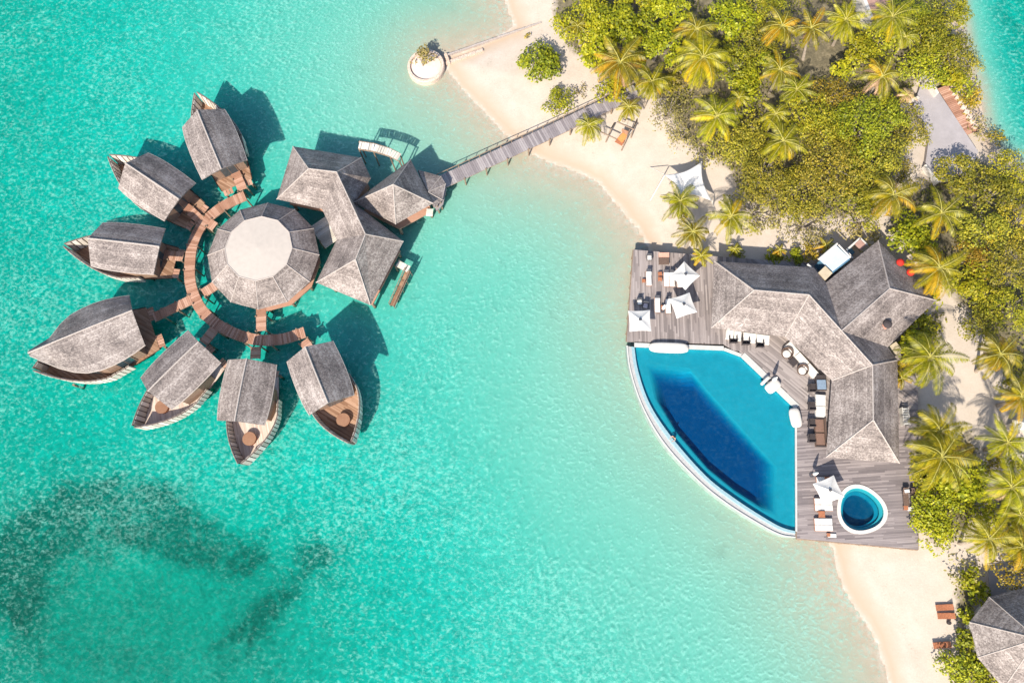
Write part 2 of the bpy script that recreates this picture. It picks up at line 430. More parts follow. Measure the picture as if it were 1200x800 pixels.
sgm = g.math('MULTIPLY', g.ramp(g.math('ADD', sga, g.math('MULTIPLY', g.math('SUBTRACT', g.noise(p, .26, 5, .66, .6), .5), 2.2)), [(.2, 0.), (.6, .4), (1.25, 1.)]), .74)
sgm = g.math('MULTIPLY', sgm, g.ramp(mott, [(.42, 1.), (.66, .8)]))
bed = g.mix(sgm, bed, (.05, .085, .07))
under = g.node('ShaderNodeMapRange', {0: z, 1: .0, 2: -.25, 3: 0., 4: 1.}).outputs[0]
foam = g.math('MULTIPLY', g.ramp(g.math('ABSOLUTE', g.math('ADD', z, g.math('MULTIPLY', g.math('SUBTRACT', g.noise(p, .8, 3), .5), .03))), [(0., 1.), (.012, .6), (.03, 0.)]), g.ramp(g.noise(p, 1.3, 4, .7), [(.42, 0.), (.62, .5)]))
wrk = g.math('MULTIPLY', g.ramp(g.math('ABSOLUTE', g.math('SUBTRACT', g.math('ADD', z, g.math('MULTIPLY', g.noise(p, .25, 3), .35)), .48)), [(0., 1.), (.03, .5), (.07, 0.)]), g.ramp(g.noise(p, 5., 4, .8), [(.55, 0.), (.68, .55)]))
sand = g.mix(wrk, sand, (.22, .16, .10))
trk = g.node('ShaderNodeTexVoronoi', {'Vector': p, 'Scale': 1.6}, feature='F1').outputs[0]
sand = g.mix(g.math('MULTIPLY', g.ramp(trk, [(.08, 1.), (.2, 0.)]), g.ramp(g.noise(p, .2, 3), [(.45, 0.), (.6, .35)])), sand, (.36, .29, .22))
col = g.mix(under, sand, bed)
col = g.mix(foam, col, (.62, .62, .57))
va = g.node('ShaderNodeAttribute', attribute_name='veg').outputs['Fac']
vm = g.ramp(g.math('ADD', va, g.math('MULTIPLY', g.math('SUBTRACT', g.noise(p, .8, 5, .7), .5), 1.1)), [(.35, 0.), (.75, .92)])
soil = g.ramp(g.noise(p, 1.5, 5, .75), [(.3, (.06, .052, .03)), (.5, (.13, .11, .06)), (.75, (.30, .24, .15))])
col = g.mix(vm, col, soil); g.color(col); g.b.inputs['Specular IOR Level'].default_value = .1
g.bump(g.math('MULTIPLY', g.noise(p, 2.2, 5, .7), g.node('ShaderNodeMapRange', {0: z, 1: .15, 2: .6, 3: 0., 4: 1.}).outputs[0]), .25, .10)
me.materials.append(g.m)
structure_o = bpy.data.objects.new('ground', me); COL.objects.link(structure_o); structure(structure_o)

def water_mat(name, sig, bs, bd, rough=.1, fleck=0.):
    g = G(name); g.n.remove(g.b); p = g.pos()
    h = g.math('ADD', g.noise(p, bs, 4, .6, .5), g.math('MULTIPLY', g.noise(p, bs*.22, 2), 1.2))
    bn = g.node('ShaderNodeBump', {'Height': h, 'Strength': 1., 'Distance': bd}).outputs[0]
    tr = g.node('ShaderNodeBsdfTransparent', {0: (1, 1, 1, 1)})
    gl = g.node('ShaderNodeBsdfGlossy', {'Roughness': rough, 'Normal': bn})
    fr = g.node('ShaderNodeFresnel', {'IOR': 1.33}).outputs[0]
    base = tr.outputs[0]
    if fleck:                                        # sun glints on ripples painted as pale diffuse flecks
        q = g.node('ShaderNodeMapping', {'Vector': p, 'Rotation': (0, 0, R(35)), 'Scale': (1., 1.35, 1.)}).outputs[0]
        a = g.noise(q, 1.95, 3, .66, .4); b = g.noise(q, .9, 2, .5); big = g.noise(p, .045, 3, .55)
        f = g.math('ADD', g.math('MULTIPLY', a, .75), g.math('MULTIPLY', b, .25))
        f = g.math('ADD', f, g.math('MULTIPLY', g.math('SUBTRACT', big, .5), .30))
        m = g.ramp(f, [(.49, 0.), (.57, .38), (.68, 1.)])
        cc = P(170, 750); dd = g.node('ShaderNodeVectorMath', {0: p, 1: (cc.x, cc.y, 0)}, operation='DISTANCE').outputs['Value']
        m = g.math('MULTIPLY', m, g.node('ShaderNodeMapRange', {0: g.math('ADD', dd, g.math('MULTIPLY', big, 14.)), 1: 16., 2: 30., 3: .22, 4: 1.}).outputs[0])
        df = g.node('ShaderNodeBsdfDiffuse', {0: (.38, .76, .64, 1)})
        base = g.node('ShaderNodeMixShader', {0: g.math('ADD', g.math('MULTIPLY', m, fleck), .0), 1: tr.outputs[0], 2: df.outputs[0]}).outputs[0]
    mx = g.node('ShaderNodeMixShader', {0: fr, 1: base, 2: gl.outputs[0]})
    g.t.links.new(mx.outputs[0], g.out.inputs[0])
    dens = max(sig)
    va = g.node('ShaderNodeVolumeAbsorption', {'Color': (*[1-s/dens for s in sig], 1), 'Density': dens})
    g.t.links.new(va.outputs[0], g.out.inputs['Volume'])
    try: g.m.cycles.homogeneous_volume = True
    except Exception: pass
    return g.m
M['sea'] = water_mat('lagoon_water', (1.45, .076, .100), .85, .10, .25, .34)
M['poolwater'] = water_mat('pool_water', (3.2, .64, .31), 1.6, .03, .2, .018)
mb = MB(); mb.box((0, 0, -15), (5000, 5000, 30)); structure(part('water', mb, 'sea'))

# ------------------------------------------------------------------ generic building pieces
def hip_roof(parent, pts, faces, mat, ridges, solid=.22, name='roof', cap=.075):
    """pts: name -> (u,v,z) in the photograph's ground mapping"""
    keys = list(pts); W = {k: P(*pts[k]) for k in keys}
    mb = MB(); fs = []
    for f in faces:
        a = [W[k] for k in f]; n = Vector((0, 0, 0))
        for i in range(1, len(a)-1): n += (a[i]-a[0]).cross(a[i+1]-a[0])
        fs.append(tuple(keys.index(k) for k in (f if n.z > 0 else f[::-1])))
    mb.add([W[k] for k in keys], fs)
    ro = part(name, mb, mat, parent, solid=solid)
    rb = MB()
    for a, b in ridges: rb.tube([W[a]+Vector((0, 0, .03)), W[b]+Vector((0, 0, .03))], cap, 6)
    part('ridge_cap', rb, 'ridge', ro)
    return ro
def walls(parent, poly, z0, z1, mat, name='wall', openings=True):
    mb = MB(); mb.prism(poly, z0, z1); wo = part(name, mb, mat, parent)
    if area(poly) < 0: poly = poly[::-1]
    if not openings: return
    for i in range(len(poly)):
        a, b = Vector(poly[i]), Vector(poly[(i+1) % len(poly)]); e = b-a; L = e.length
        if L < 3.2: continue
        e.normalize(); nrm = Vector((e.y, -e.x)); k = max(1, int(L/3.4)); an = math.atan2(e.y, e.x)
        for j in range(k):
            c = a+e*(L*(j+.5)/k)
            fb = MB(); q = c+nrm*.03; fb.box((q.x, q.y, z0+1.25), (2.2, .1, 2.3), an)
            fo = part('window', fb, 'frame', parent)
            pb = MB(); q = c+nrm*.085; pb.box((q.x-e.x*.5, q.y-e.y*.5, z0+1.25), (.92, .02, 2.05), an); pb.box((q.x+e.x*.5, q.y+e.y*.5, z0+1.25), (.92, .02, 2.05), an)
            part('pane', pb, 'glass', fo)
def stilts(parent, pts, z0, z1, r=.16, name='stilt', mat='post'):
    for x, y in pts:
        b = MB(); b.tube([(x, y, z0), (x, y, z1)], r, 8); part(name, b, mat, parent)
def boards(mb, line, width, z, bw=.26, gap=.03, th=.07, jit=.012):
    line = [Vector((p[0], p[1])) for p in line]
    seg = [(line[i+1]-line[i]).length for i in range(len(line)-1)]; tot = sum(seg); n = int(tot/bw)
    for k in range(n):
        s = (k+.5)*tot/n; i = 0
        while i < len(seg)-1 and s > seg[i]: s -= seg[i]; i += 1
        e = (line[i+1]-line[i]).normalized(); c = line[i]+e*s
        mb.box((c.x+random.uniform(-.02, .02), c.y, z-th/2+random.uniform(-jit, jit)), (tot/n-gap, width+random.uniform(-.02, .02), th), math.atan2(e.y, e.x))
    return mb
def plank_path(mb, line, width, z, bw=.26, gap=.025, th=.07):
    line = [Vector((p[0], p[1])) for p in line]; cum = [0]
    for i in range(len(line)-1): cum.append(cum[-1]+(line[i+1]-line[i]).length)
    n = int(cum[-1]/bw)
    tan = [(line[min(i+1, len(line)-1)]-line[max(i-1, 0)]).normalized() for i in range(len(line))]
    def at_(s):
        s = min(max(s, 0), cum[-1]); i = 0
        while i < len(line)-2 and s > cum[i+1]: i += 1
        f = (s-cum[i])/max(cum[i+1]-cum[i], 1e-6); e = tan[i].lerp(tan[i+1], f).normalized(); p = line[i].lerp(line[i+1], f)
        return p, Vector((-e.y, e.x))
    for k in range(n):
        p0, n0 = at_(k*cum[-1]/n+gap/2); p1, n1 = at_((k+1)*cum[-1]/n-gap/2); w_ = width/2+random.uniform(-.015, .015); q = z+random.uniform(-.008, .008)
        a, b, c, d = p0-n0*w_, p1-n1*w_, p1+n1*w_, p0+n0*w_
        mb.add([(*x, q-th) for x in (a, b, c, d)]+[(*x, q) for x in (a, b, c, d)], [(0,3,2,1),(4,5,6,7),(0,1,5,4),(1,2,6,5),(2,3,7,6),(3,0,4,7)])
    return mb
def along(line, step):
    line = [Vector((p[0], p[1])) for p in line]; out = []; s = 0
    for i in range(len(line)-1):
        L = (line[i+1]-line[i]).length; e = (line[i+1]-line[i])/max(L, 1e-6)
        while s < L: out.append((line[i]+e*s, e)); s += step
        s -= L
    return out
def walkway(name, label, line, width, z, mat, cat='walkway', rails=(), poststep=2.6, bw=.26, zb=-2.6, rail_h=.95, group=None):
    c = line[len(line)//2]
    t = thing(name, label, cat, (c[0], c[1], z), group)
    part('deck', plank_path(MB(), line, width, z, bw), mat, t)
    bm = MB()
    for s in (-1, 1):
        o = []
        for i, p in enumerate(line):
            a = Vector(line[max(i-1, 0)][:2]); b = Vector(line[min(i+1, len(line)-1)][:2]); e = (b-a).normalized()
            o.append((p[0]-e.y*s*(width/2-.1), p[1]+e.x*s*(width/2-.1), z-.2))
        bm.tube(o, .1, 6)
    part('beam', bm, 'post', t)
    for k, (q, e) in enumerate(along(line, poststep)):
        for s in (-1, 1):
            x, y = q.x-e.y*s*(width/2+.02), q.y+e.x*s*(width/2+.02)
            b = MB(); b.tube([(x, y, zb), (x, y, z+.16)], .11, 7); part('post', b, 'post', t)
    for s in rails:
        o = []; 
        for i, p in enumerate(line):
            a = Vector(line[max(i-1, 0)][:2]); b = Vector(line[min(i+1, len(line)-1)][:2]); e = (b-a).normalized()
            o.append((p[0]-e.y*s*(width/2+.03), p[1]+e.x*s*(width/2+.03), z+rail_h))
        rb = MB(); rb.tube(o, .06, 6)
        for q, e in along([(a[0], a[1]) for a in o], 1.6): rb.tube([(q.x, q.y, z), (q.x, q.y, z+rail_h)], .045, 6)
        part('handrail', rb, 'post', t)
    return t

# ------------------------------------------------------------------ boat villas
def villa(label, stern, bow, tip, hw, zr=8.0, rise=2.15, pointed=False, tub=None, floor='bow', rec=.9):
    s, b, t = P(*stern, zr), P(*bow, zr), P(*tip, 4.0)
    a = Vector((t.x-s.x, t.y-s.y)); a2 = Vector((b.x-s.x, b.y-s.y)); Lr = a2.length
    ax = (a2.normalized()*2.6+a.normalized()).normalized(); n = Vector((-ax.y, ax.x))
    O = Vector((s.x, s.y))
    def W(x, y, z): q = O+ax*x+n*y; return (q.x, q.y, z)
    Lt = max(Vector((t.x-O.x, t.y-O.y)).dot(ax), Lr+1.6)
    T = thing('boat_villa', label, 'water villa', (*(O+ax*Lr*.5), 0), 'boat shaped water villas round the curved walkway')
    ze = zr-rise
    xs = [-.1+(Lr+.45)*k/8 for k in range(9)]
    if pointed: prof = [.80, .90, .97, 1.0, .99, .92, .76, .47, .06]
    else: prof = [1.0, 1.02, 1.04, 1.05, 1.055, 1.05, 1.035, 1.005, .95]
    def roof_rows():
        rows = []
        for k, x in enumerate(xs):
            e = prof[k]*hw; f = (k-4)/4; zz = zr+.12*(1-f*f); zee = ze+(.25 if not pointed else .5*max(0, f))*1.0
            if pointed and k == 8: zee = zz-.12
            row = []
            for q in (-1, -.66, -.33, 0, .33, .66, 1):
                z = zz+(zee-zz)*(abs(q)**1.06)
                row.append(W(x+abs(q)*(rec*(1-k/8)-.1*k/8)*(0 if pointed and k > 5 else 1), q*e, z))
            rows.append(row)
        return rows
    rb = MB(); rows = roof_rows(); rb.grid([r[::-1] for r in rows]); ro = part('roof', rb, 'shingle' if hash(label) % 2 else 'shingle_cool', T, solid=.2)
    # face orientation check
    if ro.data.polygons[0].normal.z < 0: ro.data.flip_normals()
    cb = MB(); cb.tube([Vector(r[3])+Vector((0, 0, .04)) for r in rows], .1, 6); part('ridge_cap', cb, 'ridge', ro)
    for q in (0, 6): part('eave_trim', MB().tube([Vector(r[q])+Vector((0, 0, -.1)) for r in rows], .09, 6), 'ridge', ro)
    # hull outline
    zd = 1.7
    def outline(k, inset=0.0, x0=.7):
        f = k; x = x0+(Lt-x0)*f
        y = hw*(.78+.30*math.sin(math.pi*min(f/.62, 1)*.5)) if f < .42 else hw*1.065*(1-((f-.42)/.58)**1.9)
        return x-inset*.6*f, max(y*.93-inset, 0)
    N = 18; ks = [i/N for i in range(N+1)]
    L = [outline(k, .12) for k in ks]
    poly = [W(x, y, 0)[:2] for x, y in L]+[W(x, -y, 0)[:2] for x, y in L[::-1][1:]]
    db = MB(); db.prism(poly, zd-.15, zd); part('deck', db, floor, T)
    hb = MB()
    for sgn in (1, -1):
        rowsH = []
        for zz, ins in ((zd+.05, .02), (zd-.7, .35), (zd-1.35, .9)):
            rowsH.append([W(outline(k, ins)[0], sgn*outline(k, ins)[1], zz) for k in ks])
        hb.grid(rowsH)
    hb.prism(offset(poly, .9), zd-1.4, zd-1.3)
    part('hull', hb, 'hull', T)
    # tall slatted bulwarks down both sides, sweeping up to the bow
    top_ = lambda k: zd+1.15+1.15*max(0, (k-.45)/.55)**1.5
    for sgn in (1, -1):
        sb = MB(); m = 17
        def q(k, z, o):
            x, y = outline(k, -o); return W(x, sgn*y, z)
        for i in range(m):
            k0 = .26+.74*i/m; k1 = .26+.74*(i+.76)/m
            a0, a1, b0, b1 = q(k0, zd-.7, .0), q(k1, zd-.7, .0), q(k0, top_(k0), .16), q(k1, top_(k1), .16)
            sb.add([a0, a1, b1, b0], [(0, 1, 2, 3)])
        part('slatted_rail', sb, 'slat', T, solid=.26).modifiers['solid'].offset = 0
        kb = MB(); kb.grid([[q(.26+.74*i/24, zd-.7, .0) for i in range(25)], [q(.26+.74*i/24, top_(.26+.74*i/24)-.04, .16) for i in range(25)]]); part('bulwark_lining', kb, 'hull', T, solid=.03).modifiers['solid'].offset = 0
        tb = MB(); tb.tube([q(k, top_(k)+.03, .17) for k in [.26+.74*i/18 for i in range(19)]], .09, 6)
        tb.tube([q(k, zd-.2, .03) for k in [.26+.74*i/18 for i in range(19)]], .07, 6)
        part('top_rail', tb, 'hull', T)
    # cabin
    cw = [W(2.4, hw*.72, 0)[:2], W(Lr*.55, hw*.86, 0)[:2], W(Lr*.88, hw*(.40 if pointed else .72), 0)[:2], W(Lr*.88, -hw*(.40 if pointed else .72), 0)[:2], W(Lr*.55, -hw*.86, 0)[:2], W(2.4, -hw*.72, 0)[:2]]
    walls(T, cw, zd, ze+.35, 'wallwood')
    for xx, ww in ((2.4, .7), (Lr*.88, .4 if pointed else .66)):
        gb = MB().add([W(xx, hw*ww, ze+.3), W(xx, -hw*ww, ze+.3), W(xx, 0, zr-.5)], [(0, 1, 2)]); part('gable', gb, 'wallwood', T, solid=.1)
    
    # stern entrance steps each side
    for sgn in (1, -1):
        b2 = MB(); c0 = [W(.35, sgn*hw*.24, 0)[:2], W(.35, sgn*hw*.66, 0)[:2]]
        boards(b2, c0, 1.0, zd-.05, .34, .06); part('entry_step', b2, 'redwood', T)
    if tub:
        tbm = MB(); c = W(Lr+tub*(Lt-Lr), 0, zd); tbm.lathe([(.78, .0), (.80, .55), (.72, .6)], c, 24)
        o = part('deck_table', tbm, 'teak', T); rm = MB(); rm.lathe([(.80, .56), (.86, .60), (.86, .66), (.74, .66)], c, 24); part('table_edge', rm, 'brown', o)
    stilts(T, [W(x, y, 0)[:2] for x in (.3, Lr*.5, Lr) for y in (-hw*.6, hw*.6)]+[W(Lt*.86, 0, 0)[:2]], -3.6, zd-1.0, .17)
    return T
villa('boat villa at the top of the fan, its bow pointing up', (259,197), (233,131), (226,111), 3.15)
villa('boat villa on the upper left, pale slatted bow, second from the top of the fan', (209,233), (149,193), (129,182), 3.15)
villa('boat villa whose bow points straight left, above the largest villa', (186,289), (106,280), (76,286), 3.1)
villa('largest boat villa, grey roof running out to a point over its bow', (154,364), (36,412), (40,433), 4.4, 8.8, 3.0, True)
villa('boat villa pointing lower left beside the largest villa, half its deck table showing', (232,401), (176,456), (156,498), 3.05, rec=.1, tub=.30, floor='bow_pale')
villa('boat villa pointing down with pale bow deck and whole brown round table', (289,421), (276,490), (279,542), 3.05, rec=0., tub=.34, floor='bow_pale')
villa('boat villa on the lower right of the fan, rich brown bow deck', (358,407), (383,469), (410,517), 3.05, rec=.1, tub=.33)

# ------------------------------------------------------------------ curved walkway and spokes
ZW = 2.0
ring = spline([(*P2(287,229,ZW), 0), (*P2(262,241,ZW), 0), (*P2(241,258,ZW), 0), (*P2(229,277,ZW), 0), (*P2(223,300,ZW), 0), (*P2(223,332,ZW), 0), (*P2(234,360,ZW), 0),
               (*P2(252,378,ZW), 0), (*P2(276,391,ZW), 0), (*P2(302,398,ZW), 0), (*P2(330,397,ZW), 0), (*P2(357,389,ZW), 0)], 8)
walkway('curved_walkway', 'curved red brown timber walkway arcing between the boat villas and the round roof', ring, 1.45, ZW, 'redwood', poststep=3.4, bw=.22)
for lab, pts in [
  ('short timber bridge to the villa at the top of the fan', [(286,226),(273,196)]),
  ('short timber bridge to the second villa from the top of the fan', [(237,260),(213,238)]),
  ('short timber bridge to the villa pointing straight left', [(219,301),(190,298)]),
  ('timber bridge to the largest villa, half in shadow', [(228,349),(180,372)]),
  ('shaded timber bridge to the villa pointing lower left', [(254,382),(238,402)]),
  ('shaded timber bridge to the villa pointing down', [(300,402),(299,420)]),
  ('shaded timber bridge at the lower right end of the curved walkway', [(353,396),(362,408)]),
  ('timber bridge from curved walkway to the left side of the round roof', [(234,346),(256,332)]),
  ('timber bridge running straight down from the round roof', [(306,392),(306,350)]),
  ('stubby timber landing at the upper left of the round roof', [(241,259),(252,266)])]:
    A_, B_ = Vector(P2(*pts[0], ZW)), Vector(P2(*pts[1], ZW))
    if 'running straight' not in lab: A_ = A_+(B_-A_).normalized()*.48
    else: A_ = A_+(B_-A_).normalized()*.5
    walkway('bridge', lab, [tuple(A_), tuple(B_)], 1.3, ZW+.03, 'redwood', cat='bridge', poststep=2.0, group='timber bridges off the curved walkway')

# ------------------------------------------------------------------ round pavilion
def ngon(cu, cv, z, rad, n=12, ph=0.0):
    c = P(cu, cv, z); return [(c.x+rad*math.cos(2*math.pi*(k+ph)/n), c.y+rad*math.sin(2*math.pi*(k+ph)/n)) for k in range(n)]
T = thing('round_pavilion', 'twelve sided round pavilion with flat cream roof centre ringed by grey shingles', 'pavilion', P(308, 305, 0))
zo, zt = 4.6, 6.7
o_ = ngon(308.5, 299, zo, 7.35); i_ = ngon(303, 291, zt, 4.35)
mb = MB(); n = 12
mb.add([(*p, zo) for p in o_]+[(*p, zt) for p in i_], [(k, (k+1) % n, n+(k+1) % n, n+k) for k in range(n)])
ro = part('roof', mb, 'shingle', T, solid=.22)
for k in range(n): part('ridge_cap', MB().tube([(*o_[k], zo+.02), (*i_[k], zt+.02)], .06, 6), 'ridge', ro)
mb = MB(); c = P(303, 291, zt)
mb.add([(*p, zt+.03) for p in i_]+[(c.x, c.y, zt+.28)], [(k, (k+1) % n, n) for k in range(n)]); mb.prism(i_, zt-.1, zt+.028)
co = part('roof_canopy', mb, 'canvas', T)
part('canopy_edge', MB().tube([(*p, zt+.02) for p in i_+i_[:1]], .07, 6), 'ridge', co)
part('deck', MB().prism(offset(o_, .55), 1.75, 2.0), 'redwood', T)
walls(T, offset(o_, 1.9), 2.0, 4.9, 'wallwood')
stilts(T, offset(o_, 1.2), -3.4, 1.75, .2)

# ------------------------------------------------------------------ restaurant complex
def z3(x, y): return (210+x/3.078, 140+y/3.078)
E, RG = 4.7, 8.2
T = thing('overwater_restaurant', 'large grey shingled overwater building with two joined hipped roofs, beside the round roof', 'restaurant', P(408, 262, 0))
pt = {'a1': (*z3(410,97),E), 'a2': (*z3(352,288),E), 'a3': (*z3(515,323),E), 'c': (*z3(568,434),E), 'b3': (*z3(494,588),E), 'b2': (*z3(690,670),E), 'b1': (*z3(809,440),E),
      'v': (*z3(632,302),E), 'a5': (*z3(692,212),E), 'a4': (*z3(657,138),E), 'r1': (*z3(467,178),RG), 'r2': (*z3(568,190),RG), 'r3': (*z3(672,414),RG), 'r4': (*z3(636,505),RG)}
hip_roof(T, pt, [('a1','a2','r1'), ('a2','a3','r2','r1'), ('a1','r1','r2','a4'), ('a3','c','r3','r2'), ('r2','a4','a5'), ('r2','a5','v'), ('r2','v','r3'), ('v','b1','r3'), ('c','b3','r4','r3'), ('b3','b2','r4'), ('b2','b1','r3','r4')],
         'shingle', [('a1','r1'),('a2','r1'),('r1','r2'),('r2','a4'),('r2','r3'),('r3','b1'),('r3','r4'),('r4','b3'),('r4','b2')])
lp = [P2(*pt[k]) for k in ('a1','a2','a3','c','b3','b2','b1','v','a5','a4')]
part('deck', MB().prism(offset(lp, .7), 1.7, 1.95), 'redwood', T)
walls(T, offset(lp, 1.4), 1.95, 4.75, 'wall')
stilts(T, offset(lp, 1.0)+offset(lp, 3.0)[::2], -3.2, 1.7, .2)
T = thing('entrance_pavilion', 'square hipped pavilion roof at the sea end of the long jetty', 'pavilion', P(478, 235, 0))
pt = {'w': (*z3(627,300),4.7), 's': (*z3(781,378),4.7), 'e': (*z3(916,303),4.7), 'n': (*z3(835,145),4.7), 'p': (*z3(772,235),8.4)}
hip_roof(T, pt, [('w','s','p'), ('s','e','p'), ('e','n','p'), ('n','w','p')], 'shingle', [('w','p'),('s','p'),('e','p'),('n','p')])
lp = [P2(*pt[k]) for k in 'wsen']
part('deck', MB().prism(offset(lp, .4), 1.7, 1.92), 'redwood', T)
walls(T, offset(lp, 1.5), 1.92, 4.7, 'wall')
stilts(T, offset(lp, .6), -2.6, 1.7, .2); 
T2 = thing('entrance_porch', 'low dark shingled porch roof between the square pavilion and the jetty', 'porch', P(512, 222, 0))
pt = {'a': (*z3(862,182),3.6), 'b': (*z3(945,205),3.4), 'c': (*z3(962,232),3.3), 'd': (*z3(950,290),3.3), 'e': (*z3(922,318),3.5), 'p': (*z3(898,262),4.5)}
hip_roof(T2, pt, [('a','b','p'),('b','c','p'),('c','d','p'),('d','e','p'),('e','a','p')], 'shingle_cool', [('b','p'),('c','p'),('d','p')], cap=.05)
lp = [P2(*pt[k]) for k in 'abcde']
part('deck', MB().prism(offset(lp, .1), 1.66, 1.9), 'jetty', T2); stilts(T2, offset(lp, .45), -2.4, 3.3, .13, 'post')
mb = MB(); boards(mb, [P2(*z3(904,322), 2.2), P2(*z3(902,348), 2.2)], .9, 2.2, .3); part('step', mb, 'slat', T2)
# link deck between the round roof and restaurant
walkway('bridge', 'pale timber bridge squeezed between the round roof and the restaurant', [P2(*z3(500,368),2.1), P2(*z3(556,445),2.1)], 2.6, 2.1, 'slat', cat='bridge')
# slatted awning frame by pavilion
T = thing('slatted_awning', 'pale slatted timber awning on posts over the water above the pavilion roof', 'awning', P(445, 180, 0))
ln = [P2(*z3(648,92),4.2), P2(*z3(700,100),4.2), P2(*z3(760,118),4.2), P2(*z3(795,136),4.2)]
part('slats', boards(MB(), ln, 1.0, 4.2, .34, .05), 'slat', T)
fb = MB()
for s in (-.6, .6): fb.tube([(x, y+s, 4.1) for x, y in ln], .08, 6)
part('frame', fb, 'post', T); stilts(T, [(x, y-.5) for x, y in ln]+[(ln[0][0], ln[0][1]+.5), (ln[-1][0], ln[-1][1]+.5)], -2.6, 4.1, .1, 'post')
# water stairs
walkway('water_stairs', 'L shaped brown timber landing stairs beside the lower restaurant roof', [P2(*z3(786,518),1.9), P2(*z3(828,540),1.9)], .9, 1.9, 'slat', cat='stairs')
t2 = bpy.data.objects['water_stairs']
mb = MB(); a = P(*z3(826,545), 1.8); b = P(*z3(768,672), .4)
d_ = b-a
for k in range(16):
    q = a+d_*((k+.5)/16); mb.box(q, (.62, .30, .07), math.atan2(d_.y, d_.x)+math.pi/2)
part('tread', mb, 'brown', t2)
nx = Vector((-d_.y, d_.x, 0)).normalized()
for s in (-1, 1):
    rb = MB(); rb.tube([a+nx*.34*s+Vector((0, 0, .8)), b+nx*.34*s+Vector((0, 0, .8))], .06, 6); rb.tube([a+nx*.34*s, b+nx*.34*s], .08, 6)
    for k in range(5):
        q = a+d_*(k/4)+nx*.34*s; rb.tube([q-Vector((0, 0, 1.5)), q+Vector((0, 0, .8))], .05, 6)
    part('handrail', rb, 'post', t2)

# ------------------------------------------------------------------ jetty
JZ = 1.75
walkway('jetty', 'long straight grey timber jetty from the beach palms out to the pavilion', [P2(516,214,JZ), P2(640,157,JZ), P2(746,106,JZ)], 1.95, JZ, 'jetty', cat='jetty', rails=(1,), poststep=3.2, bw=.30, zb=-2.2, rail_h=.6)

# ------------------------------------------------------------------ planter and groynes
T = thing('stone_planter', 'round stone walled sand planter standing in the shallows', 'planter', P(499, 78, 0))
c = P(499, 77, .9)
part('wall', MB().lathe([(2.62, -1.6), (2.65, .85), (2.55, 1.0), (2.25, 1.0), (2.2, .6)], (c.x, c.y, 0), 40), 'stone', T)
part('sand_fill', MB().lathe([(2.22, .55), (2.1, .68), (1.0, .82), (.01, .9)], (c.x, c.y, 0), 30), simple('planter_sand', (.72, .58, .48), .1, 2), T)
def groyne(label, pts, z, wd):
    mb = MB(); line = [P(u, v, z) for u, v in pts]; n_ = 40
    for k in range(n_):
        a = line[0].lerp(line[1], (k+.5)/n_); L = (line[1]-line[0]).length/n_
        mb.box((a.x, a.y, z/2-.5+random.uniform(-.04, .04)), (L*.97, wd*random.uniform(.85, 1.15), z+1), math.atan2(line[1].y-line[0].y, line[1].x-line[0].x)+random.uniform(-.03, .03))
    single('groyne', mb, 'stone' if wd > .4 else M['ridge'], label, 'groyne', 'groynes joining planter and beach')
groyne('long thin dark timber groyne running from the round planter up the beach', [(521,65),(634,26)], .5, .2)
groyne('short stone groyne fading into the sand below the long one', [(522,74),(566,58)], .42, .42)
groyne('stub of stone wall crossing between groynes beside the round planter', [(522,63),(526,74)], .6, .42)

# ------------------------------------------------------------------ pool
DZ = 1.7
POOL_TOP = [(743.5,406.5), (790,408.5), (848,410.5), (868,418), (931.5,479), (932,622)]
CURVE_IN = [(932,622), (915,617), (892,604), (860,583), (827,557), (788,513), (762,474), (748,435), (743.5,406.5)]
CURVE_OUT = [(933.5,630), (915,627.5), (889,614.5), (850,590), (817.5,563.5), (778.5,522), (753,478.5), (738,435), (733.8,404)]
def pc(poly, z=DZ): return [Vector((*P2(u, v, z), 0)) for u, v in poly]
cin = spline(pc(CURVE_IN), 6); cout = spline(pc(CURVE_OUT), 6)
top = pc(POOL_TOP)
Wp = [(p.x, p.y) for p in top[:-1]]+[(p.x, p.y) for p in cin[:-1]]
T = thing('infinity_pool', 'large blue infinity pool with curved seaward edge', 'swimming pool', P(840, 510, 0))
WL = 1.62; SH = 1.16; DP = .06
deep = px([(757,426), (808,431), (829,457), (911,548), (910,604), (894,598), (862,577), (829,550), (791,506), (767,467)], SH)
if area(deep) < 0: deep = deep[::-1]
cxd, cyd = sum(p[0] for p in deep)/len(deep), sum(p[1] for p in deep)/len(deep); deep_r = [[(cxd+(p[0]-cxd)*(1-.30*k/6), cyd+(p[1]-cyd)*(1-.30*k/6)) for p in deep] for k in range(7)]; deep_z = [SH+(DP-SH)*(3*(k/6)**2-2*(k/6)**3) for k in range(7)]; deep2 = deep_r[-1]
def keyhole(outer, inner):
    if area(outer) < 0: outer = outer[::-1]
    if area(inner) > 0: inner = inner[::-1]
    best = min(((i, j) for i in range(len(outer)) for j in range(len(inner))), key=lambda ij: (outer[ij[0]][0]-inner[ij[1]][0])**2+(outer[ij[0]][1]-inner[ij[1]][1])**2)
    i, j = best
    return outer[:i+1]+inner[j:]+inner[:j+1]+outer[i:]
mb = MB()
kh = keyhole(Wp, deep); mb.add([(*p, SH) for p in kh], [tuple(range(len(kh)))])
if area(deep) < 0: deep = deep[::-1]
nd = len(deep)
dbm = MB(); deep_r[0] = deep
for k_ in range(6):
    lo_, hi_ = deep_r[k_+1], deep_r[k_]
    dbm.add([(*p, deep_z[k_]) for p in hi_]+[(*p, deep_z[k_+1]) for p in lo_], [(k, (k+1) % nd, nd+(k+1) % nd, nd+k) for k in range(nd)])
dbm.add([(*p, DP) for p in deep2], [tuple(range(nd))])
nw = len(Wp); mb.add([(*p, SH) for p in Wp]+[(*p, DZ-.05) for p in Wp[:]], [(k, (k+1) % nw, nw+(k+1) % nw, nw+k) for k in range(nw)])
